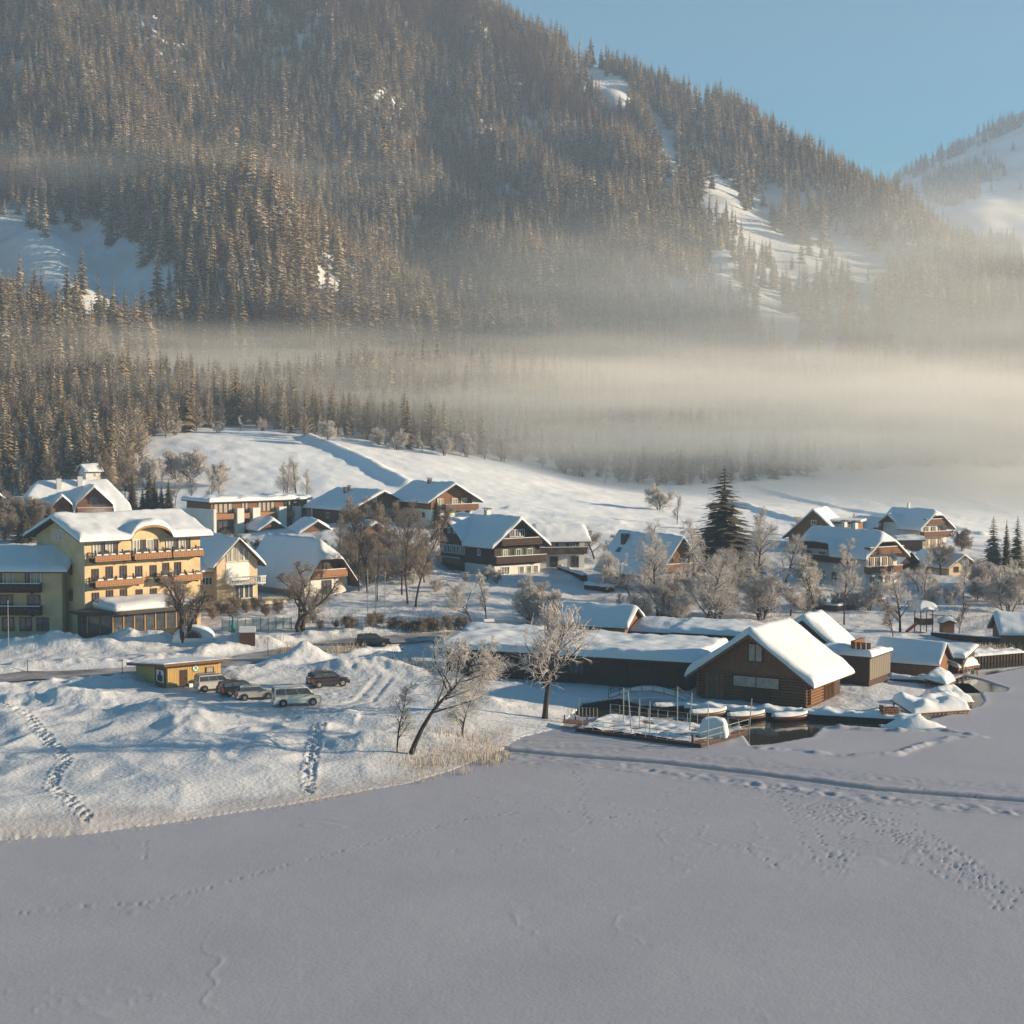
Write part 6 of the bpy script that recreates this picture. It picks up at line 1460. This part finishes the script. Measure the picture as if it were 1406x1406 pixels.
for s in (-.8, .8):
    g = MB()
    for i in range(n):
        a, b = arc(i / n), arc((i + 1) / n); g.tube((a[0], s, a[2] + 1), (b[0], s, b[2] + 1), .035, n=5); g.tube((a[0], s, a[2] + .5), (b[0], s, b[2] + .5), .025, n=5)
        if i % 2 == 0: g.tube((a[0], s, a[2]), (a[0], s, a[2] + 1.02), .03, n=5)
    g.build('railing', M['metal_dark'], e)
# quay along the boathouses, with dark face and snow on top
def quay(name, label, px_pts, z, drop, width, seed, cat='quay', snowh=.4):
    P = [WZ(u, v, z) for u, v in px_pts]; o = P[0].copy(); e = thing(name, label, cat, (o.x, o.y, 0)); 
    for a, b in zip(P[:-1], P[1:]):
        d = (b - a); L = d.length; d.normalize(); nn = Vector((-d.y, d.x, 0)); a_ = a - o; b_ = b - o
        k = max(1, int(L / .5)); g = MB()
        g.prism([(a_.x, a_.y, z - drop), (b_.x, b_.y, z - drop), (b_.x, b_.y, z), (a_.x, a_.y, z)], nn * width)
        g.build('quay_wall', M['wood_dark'], e)
        g = MB()
        for i in range(k):
            c = a_.lerp(b_, (i + .5) / k); g.box((c.x - nn.x * .04, c.y - nn.y * .04, z - drop / 2), (.16, .08, drop * .98), math.atan2(d.y, d.x))
        g.build('quay_boards', M['wood_dark'], e)
        ang = math.atan2(d.y, d.x)
        link('quay_snow', surf_mesh('quay_snow', lin(-.05, L + .05, .3), lin(-.12, width, .18), lambda x, y: (snowh * (1 + fbm(x + seed * 9, y, 1.7, 3, seed) * 1.1)) * np.sqrt(np.clip(1 - (1 - np.clip(np.minimum(y + .12, width - y) / .45, 0, 1)) ** 2, 0, 1)) + .005, lambda x, y: x * 0, M['snow']), e, None, (a_.x, a_.y, z), (0, 0, ang))
    return e
quay('quay', 'snow topped boarded quay in front of the log boathouse', [(940,972),(1020,977),(1100,980),(1170,984),(1262,989)], .45, 1.1, 2.2, 1)
quay('jetty', 'snow covered jetty running out beside the red brown boathouse', [(1222,932),(1260,933),(1300,938)], .4, .5, 1.3, 2, 'jetty')
quay('lake_wall', 'dark low retaining wall across the lake meadow behind the play tower', [(1278,868),(1330,873),(1400,878)], 1.6, 1.0, .5, 3, 'wall', .1)
quay('shore_walkway', 'snow covered walkway along the open water at the right', [(1255,908),(1320,903),(1406,896)], .8, .9, 2.6, 4, 'walkway', .5)
# rowing boats buried in snow under the quay
def boat(u, v, rz, L, label, hull='boat_red'):
    p = WZ(u, v, .0); e = thing('rowing_boat', label, 'boat', (p.x, p.y, .02), R(rz), 'snow filled rowing boats at the quay'); ns, nr = 14, 7; vs = []
    for i in range(ns + 1):
        t_ = i / ns; wdt = .62 * (math.sin(math.pi * min(1, t_ * .92 + .10)) ** .6); x = -L/2 + L * t_; sh = .45 + .22 * (t_ - .4) ** 2 * 2
        for j in range(nr + 1):
            a = math.pi * j / nr; vs.append((x, -math.cos(a) * wdt, sh - math.sin(a) ** .7 * .55))
    fs = []
    for i in range(ns):
        for j in range(nr): k = i * (nr + 1) + j; fs.append((k, k + 1, k + nr + 2, k + nr + 1))
    link('hull', npmesh('hull', np.array(vs), np.array(fs), True), e, M[hull])
    g = MB()
    for i in range(ns):
        a, b = vs[i * (nr + 1)], vs[(i + 1) * (nr + 1)]; g.tube(a, b, .035, n=5); a, b = vs[i * (nr + 1) + nr], vs[(i + 1) * (nr + 1) + nr]; g.tube(a, b, .035, n=5)
    g.build('gunwale', M['wood_mid'], e)
    link('snow_load', surf_mesh('snow_load', lin(-L/2 + .1, L/2 - .1, .2), np.linspace(-1, 1, 9), lambda x, y: .42 + .42 * (1 - np.abs(y) ** 2.5) + fbm(x, y, .8, 2, 8) * .12, lambda x, y: x * 0 + .35, M['snow']), e)
    o = e.children[-1]; me = o.data
    for vv in me.vertices:
        t_ = (vv.co.x + L/2) / L; vv.co.y *= .60 * (math.sin(math.pi * min(1, t_ * .92 + .10)) ** .6)
    me.update(); return e
M['boat_red'] = mat('dark_red_hull', (.10, .025, .02), .5); M['boat_wood'] = mat('varnished_hull', (.16, .09, .05), .5)
boat(925, 975, 14, 4.6, 'leftmost snow filled rowing boat before the log boathouse', 'boat_wood'); boat(973, 984, 22, 4.4, 'rowing boat with snow behind the snow block of the pontoon', 'boat_wood'); boat(1025, 988, 20, 4.4, 'rowing boat moored left of the red hulled one', 'boat_wood'); boat(1085, 989, 20, 4.2, 'red hulled snow filled rowing boat, rightmost at the quay', 'boat_red')
# covered boats / slipway shelters right of the quay
def snowroof(name, label, u, v, rz, L, Wd, h_, seed, cat, tilt=.12, m_='wood_mid', legs=True):
    p = WZ(u, v, .1); e = thing(name, label, cat, (p.x, p.y, .05), R(rz)); xs = lin(0, L, .3); ys = lin(0, Wd, .25)
    rr = lambda x, y: h_ + (y - Wd * .5) * tilt * 1.6
    roof = link('roof', surf_mesh('roof', xs, ys, rr, lambda a, b: rr(a, b) - .14, M[m_]), e)
    link('roof_snow', surf_mesh('roof_snow', xs, ys, lambda a, b: rr(a, b) + .02 + (.75 + fbm(a + seed * 4, b, 1.8, 3, seed) * .85) * np.sqrt(np.clip(1 - (1 - np.clip(np.minimum(np.minimum(a, L - a), np.minimum(b, Wd - b)) / .9, 0, 1)) ** 2, 0, 1)), lambda a, b: rr(a, b) + .004, M['snow']), roof)
    for x in (.3, L * .5, L - .3):
        for y in (.2, Wd - .2): g = MB(); g.tube((x, y, -.6), (x, y, rr(x, y) - .12), .07, n=6); g.build('post', M['wood_brown'], e)
    for k in range(int(L / .5)): g = MB(); g.bb(k * .5 + .05, k * .5 + .35, .02, .1, rr(0, 0) - .30, rr(0, 0) - .13); g.build('fascia_block', M['wood_orange'], e)
    return e
snowroof('boat_shelter', 'low boat shelter sagging under thick rounded snow at the right of the quay', 1254, 984, 20, 7.0, 4.2, .75, 41, 'boat shelter')
snowroof('boat_shelter', 'smaller boat shelter under snow at the outer end near the open water', 1300, 970, 22, 3.6, 3.4, .65, 42, 'boat shelter')
snowroof('covered_boat', 'snow buried boat hoist at the end of the far jetty', 1300, 945, 60, 4.0, 2.6, .7, 43, 'boat hoist')
snowroof('slip_roof', 'sloping snowy slipway roof beside the flat boat shelter', 1316, 925, 40, 4.5, 1.8, .9, 44, 'slipway roof')
heap(1255, 998, 3.2, 1.4, 1.0, 21, 'snow heap with drift holes at the outer corner of the quay', .1)
p = WZ(1232, 992, .1); e = thing('leaning_post', 'thin pale post leaning at the quay corner', 'post', (p.x, p.y, 0)); g = MB(); g.tube((0, 0, -.3), (.25, 0, 1.6), .05, n=6); g.build('shaft', M['metal_grey'], e)
p = WZ(1211, 985, .5); e = thing('woodpile', 'small stack of split firewood at the edge of the quay', 'woodpile', (p.x, p.y, .75), R(20))
rr_ = random.Random(2)
for i in range(22):
    x, z = (i % 7) * .28 + rr_.uniform(-.04, .04) + (i // 7 % 2) * .1, (i // 7) * .24 + .12; g = MB(); g.tube((x, -.3, z), (x, .5, z), .12, n=6); g.build('log', M['wood_mid'] if i % 3 else M['wood_brown'], e)
# stairs and rail at the slip
c0 = WZ(1330, 927, 0); e = thing('slip_railing', 'long grey handrail running down into the open water', 'handrail', (c0.x, c0.y, 0)); g = MB()
for y in (0, 1.2): g.tube((-3.4, y, 2.2), (.4, y + .4, .7), .035, n=5); g.tube((-3.2, y, 1.2), (-3.2, y, 2.2), .035, n=5); g.tube((0.3, y + .4, -.5), (0.3, y + .4, .8), .035, n=5)
g.build('rails', M['metal_grey'], e)
# play tower and playhouse
p = gp(1268, 868, 1.5); e = thing('play_tower', 'wooden playground tower with snowy roof and red slide', 'play tower', p, R(12))
for x in (-.9, .9):
    for y in (-.9, .9): g = MB(); g.tube((x, y, -.5), (x, y, 3.2), .08, n=6); g.build('post', M['wood_mid'], e)
g = MB(); g.bb(-1, 1, -1, 1, 1.1, 1.2); g.build('platform', M['wood_brown'], e)
g = MB(); g.bb(-1, 1, -.98, -.92, 1.2, 2.0); g.bb(-.98, -.92, -1, 1, 1.2, 2.0); g.build('side_panel', M['wood_dark'], e)
g = MB(); g.prism([(-1.4, -1.4, 3.1), (1.4, -1.4, 3.1), (0, -1.4, 3.7)], (0, 2.8, 0)); rf = g.build('roof', M['wood_brown'], e)
link('roof_snow', surf_mesh('roof_snow', lin(-1.5, 1.5, .2), lin(-1.5, 1.5, .2), lambda a, b: 3.25 + 1.25 * np.sqrt(np.clip(1 - (np.maximum(np.abs(a), np.abs(b)) / 1.5) ** 2.5, 0, 1)) - .1, lambda a, b: 3.74 - .43 * np.abs(a) - .02, M['snow']), rf)
g = MB(); g.prism([(-.95, -.35, 1.2), (-2.5, -.35, .05), (-2.6, -.35, .05), (-2.6, -.35, .2), (-1.0, -.35, 1.4)], (0, .7, 0)); g.build('slide', mat('red_slide', (.45, .03, .04), .4), e)
g = MB(); g.tube((.9, 0, 2.4), (4.2, 0, 2.2), .08, n=6); g.tube((4.2, 0, 2.2), (4.2, .6, -.3), .07, n=6); g.tube((4.2, 0, 2.2), (4.2, -.6, -.3), .07, n=6); g.build('swing_beam', M['wood_brown'], e)
h = house('playhouse', 'tiny wooden playhouse with snow cap right of the play tower', (1295,869,1.3), 20, 0, 1.6, 0, 1.5, 1.5, .3, 'y', ov=.15, wall='wood_mid', snow=.7, seed=51, cat='playhouse', base=-.5)
p = gp(1370, 885, .9); e = thing('meadow_fence', 'short dark three rail fence at the lakeside path', 'fence', p, R(-4))
for k in range(5): g = MB(); g.bb(-4 + k * 2 - .06, -4 + k * 2 + .06, -.06, .06, -.4, 1.0); g.build('post', M['wood_dark'], e)
for z in (.3, .62, .92): g = MB(); g.bb(-4.1, 4.1, -.1, -.06, z - .06, z + .06); g.build('rail', M['wood_dark'], e)
# rounded boulders / hay bale and small walls in the village
p = gp(671, 864, 2.6); e = thing('hay_bale', 'brown round bale in the snow behind the rear shed', 'bale', p, .3); g = MB(); g.tube((-.7, 0, .5), (.7, 0, .5), .62, n=14); g.build('bale', M['wood_brown'], e)
g = MB(); g.tube((-.72, 0, .95), (.72, 0, .95), .4, .4, n=10); g.build('snow_cap', M['snow'], e)
quay('garden_wall', 'dark low retaining wall with snow left of the steep roofed house', [(802,803),(835,806)], 4.6, 1.6, 1.5, 6, 'wall', .5)
quay('garden_wall', 'curved stone garden wall at the drive of the chalet annex', [(765,778),(800,790)], 5.4, 1.2, .8, 7, 'wall', .4)
quay('garden_wall', 'low wall below the white chalet', [(1085,826),(1150,832),(1215,822)], 3.0, .8, .8, 8, 'wall', .3)
p = gp(918, 856, 2.2); e = thing('shed_box', 'small dark hut between the trunks of the frosted trees', 'hut', p, R(5)); g = MB(); g.bb(-1.1, 1.1, -1, 1, -.4, 1.6); g.build('wall', M['wood_dark'], e); g = MB(); g.bb(-1.2, 1.2, -1.1, 1.1, 1.6, 1.75); g.build('roof', M['wood_brown'], e)
# fog lenses: u, v, Y, half sizes in metres, peak density
FOG = [(1300, 592, 510, 290, 100, 40, 0.018), (820, 592, 500, 290, 70, 28, 0.018), (600, 520, 600, 330, 90, 26, 0.007), (180, 520, 600, 330, 90, 26, 0.006), (1480, 500, 700, 420, 120, 100, 0.013), (120, 240, 900, 260, 60, 24, 0.003)]
# ------------------------------------------------------------------ air
def vol(name, col, dens, aniso):
    m = bpy.data.materials.new(name); m.use_nodes = True; t = m.node_tree
    t.nodes.remove(t.nodes['Principled BSDF']); pv = t.nodes.new('ShaderNodeVolumePrincipled')
    pv.inputs['Color'].default_value = (*col, 1); pv.inputs['Density'].default_value = dens; pv.inputs['Anisotropy'].default_value = aniso
    t.links.new(pv.outputs[0], t.nodes['Material Output'].inputs['Volume']); return m
hm = vol('haze_air', (0.60, 0.76, 1.0), 0.00021, 0.0)
m_ = MB(); m_.bb(-1250, 1150, -60, 2900, -2, 760); tag(m_.build('haze', hm), kind='stuff')
def fogmat(dens, seed):
    m = vol('fog', (0.995, 0.96, 0.90), dens, 0.0); t = m.node_tree; pv = [n for n in t.nodes if n.type == 'PRINCIPLED_VOLUME'][0]
    tc = t.nodes.new('ShaderNodeTexCoord'); ln = t.nodes.new('ShaderNodeVectorMath'); ln.operation = 'LENGTH'; t.links.new(tc.outputs['Object'], ln.inputs[0])
    mr = t.nodes.new('ShaderNodeMapRange'); mr.interpolation_type = 'SMOOTHSTEP'; mr.inputs[1].default_value = 1.0; mr.inputs[2].default_value = 0.1; mr.inputs[3].default_value = 0; mr.inputs[4].default_value = 1
    t.links.new(ln.outputs['Value'], mr.inputs[0])
    mp = t.nodes.new('ShaderNodeMapping'); mp.inputs['Scale'].default_value = (2.2, 1.0, 2.4); mp.inputs['Location'].default_value = (seed * 3.1, 0, 0); t.links.new(tc.outputs['Object'], mp.inputs[0])
    n = t.nodes.new('ShaderNodeTexNoise'); n.inputs['Scale'].default_value = 1.4; n.inputs['Detail'].default_value = 5; n.inputs['Roughness'].default_value = .6; t.links.new(mp.outputs[0], n.inputs['Vector'])
    m2 = t.nodes.new('ShaderNodeMapRange'); m2.inputs[1].default_value = .36; m2.inputs[2].default_value = .66; m2.inputs[3].default_value = .15; m2.inputs[4].default_value = 1.7; t.links.new(n.outputs['Fac'], m2.inputs[0])
    a = t.nodes.new('ShaderNodeMath'); a.operation = 'MULTIPLY'; t.links.new(mr.outputs[0], a.inputs[0]); t.links.new(m2.outputs[0], a.inputs[1])
    b = t.nodes.new('ShaderNodeMath'); b.operation = 'MULTIPLY'; b.inputs[1].default_value = dens; t.links.new(a.outputs[0], b.inputs[0]); t.links.new(b.outputs[0], pv.inputs['Density'])
    return m
def fog_lens(u, v, Y, rx, ry, rz, dens, rot=0):
    c = W(u, v, Y); o = link('fog_bank', ico.copy(), None, None, c, (0, 0, rot), (rx, ry, rz)); o.data.materials.append(fogmat(dens, u / 500)); return tag(o, kind='stuff')
import bmesh
bm = bmesh.new(); bmesh.ops.create_icosphere(bm, subdivisions=3, radius=1); ico = bpy.data.meshes.new('fog_bank'); bm.to_mesh(ico); bm.free()
for a in FOG: fog_lens(*a)
for (u, v, Y, r_, d_) in ((138, 701, 316, 2.2, .16), (125, 704, 316, 2.6, .10), (104, 660, 342, 2.6, .05)):
    o = fog_lens(u, v, Y, r_ * 1.4, r_, r_ * .8, d_); o.name = 'chimney_smoke'
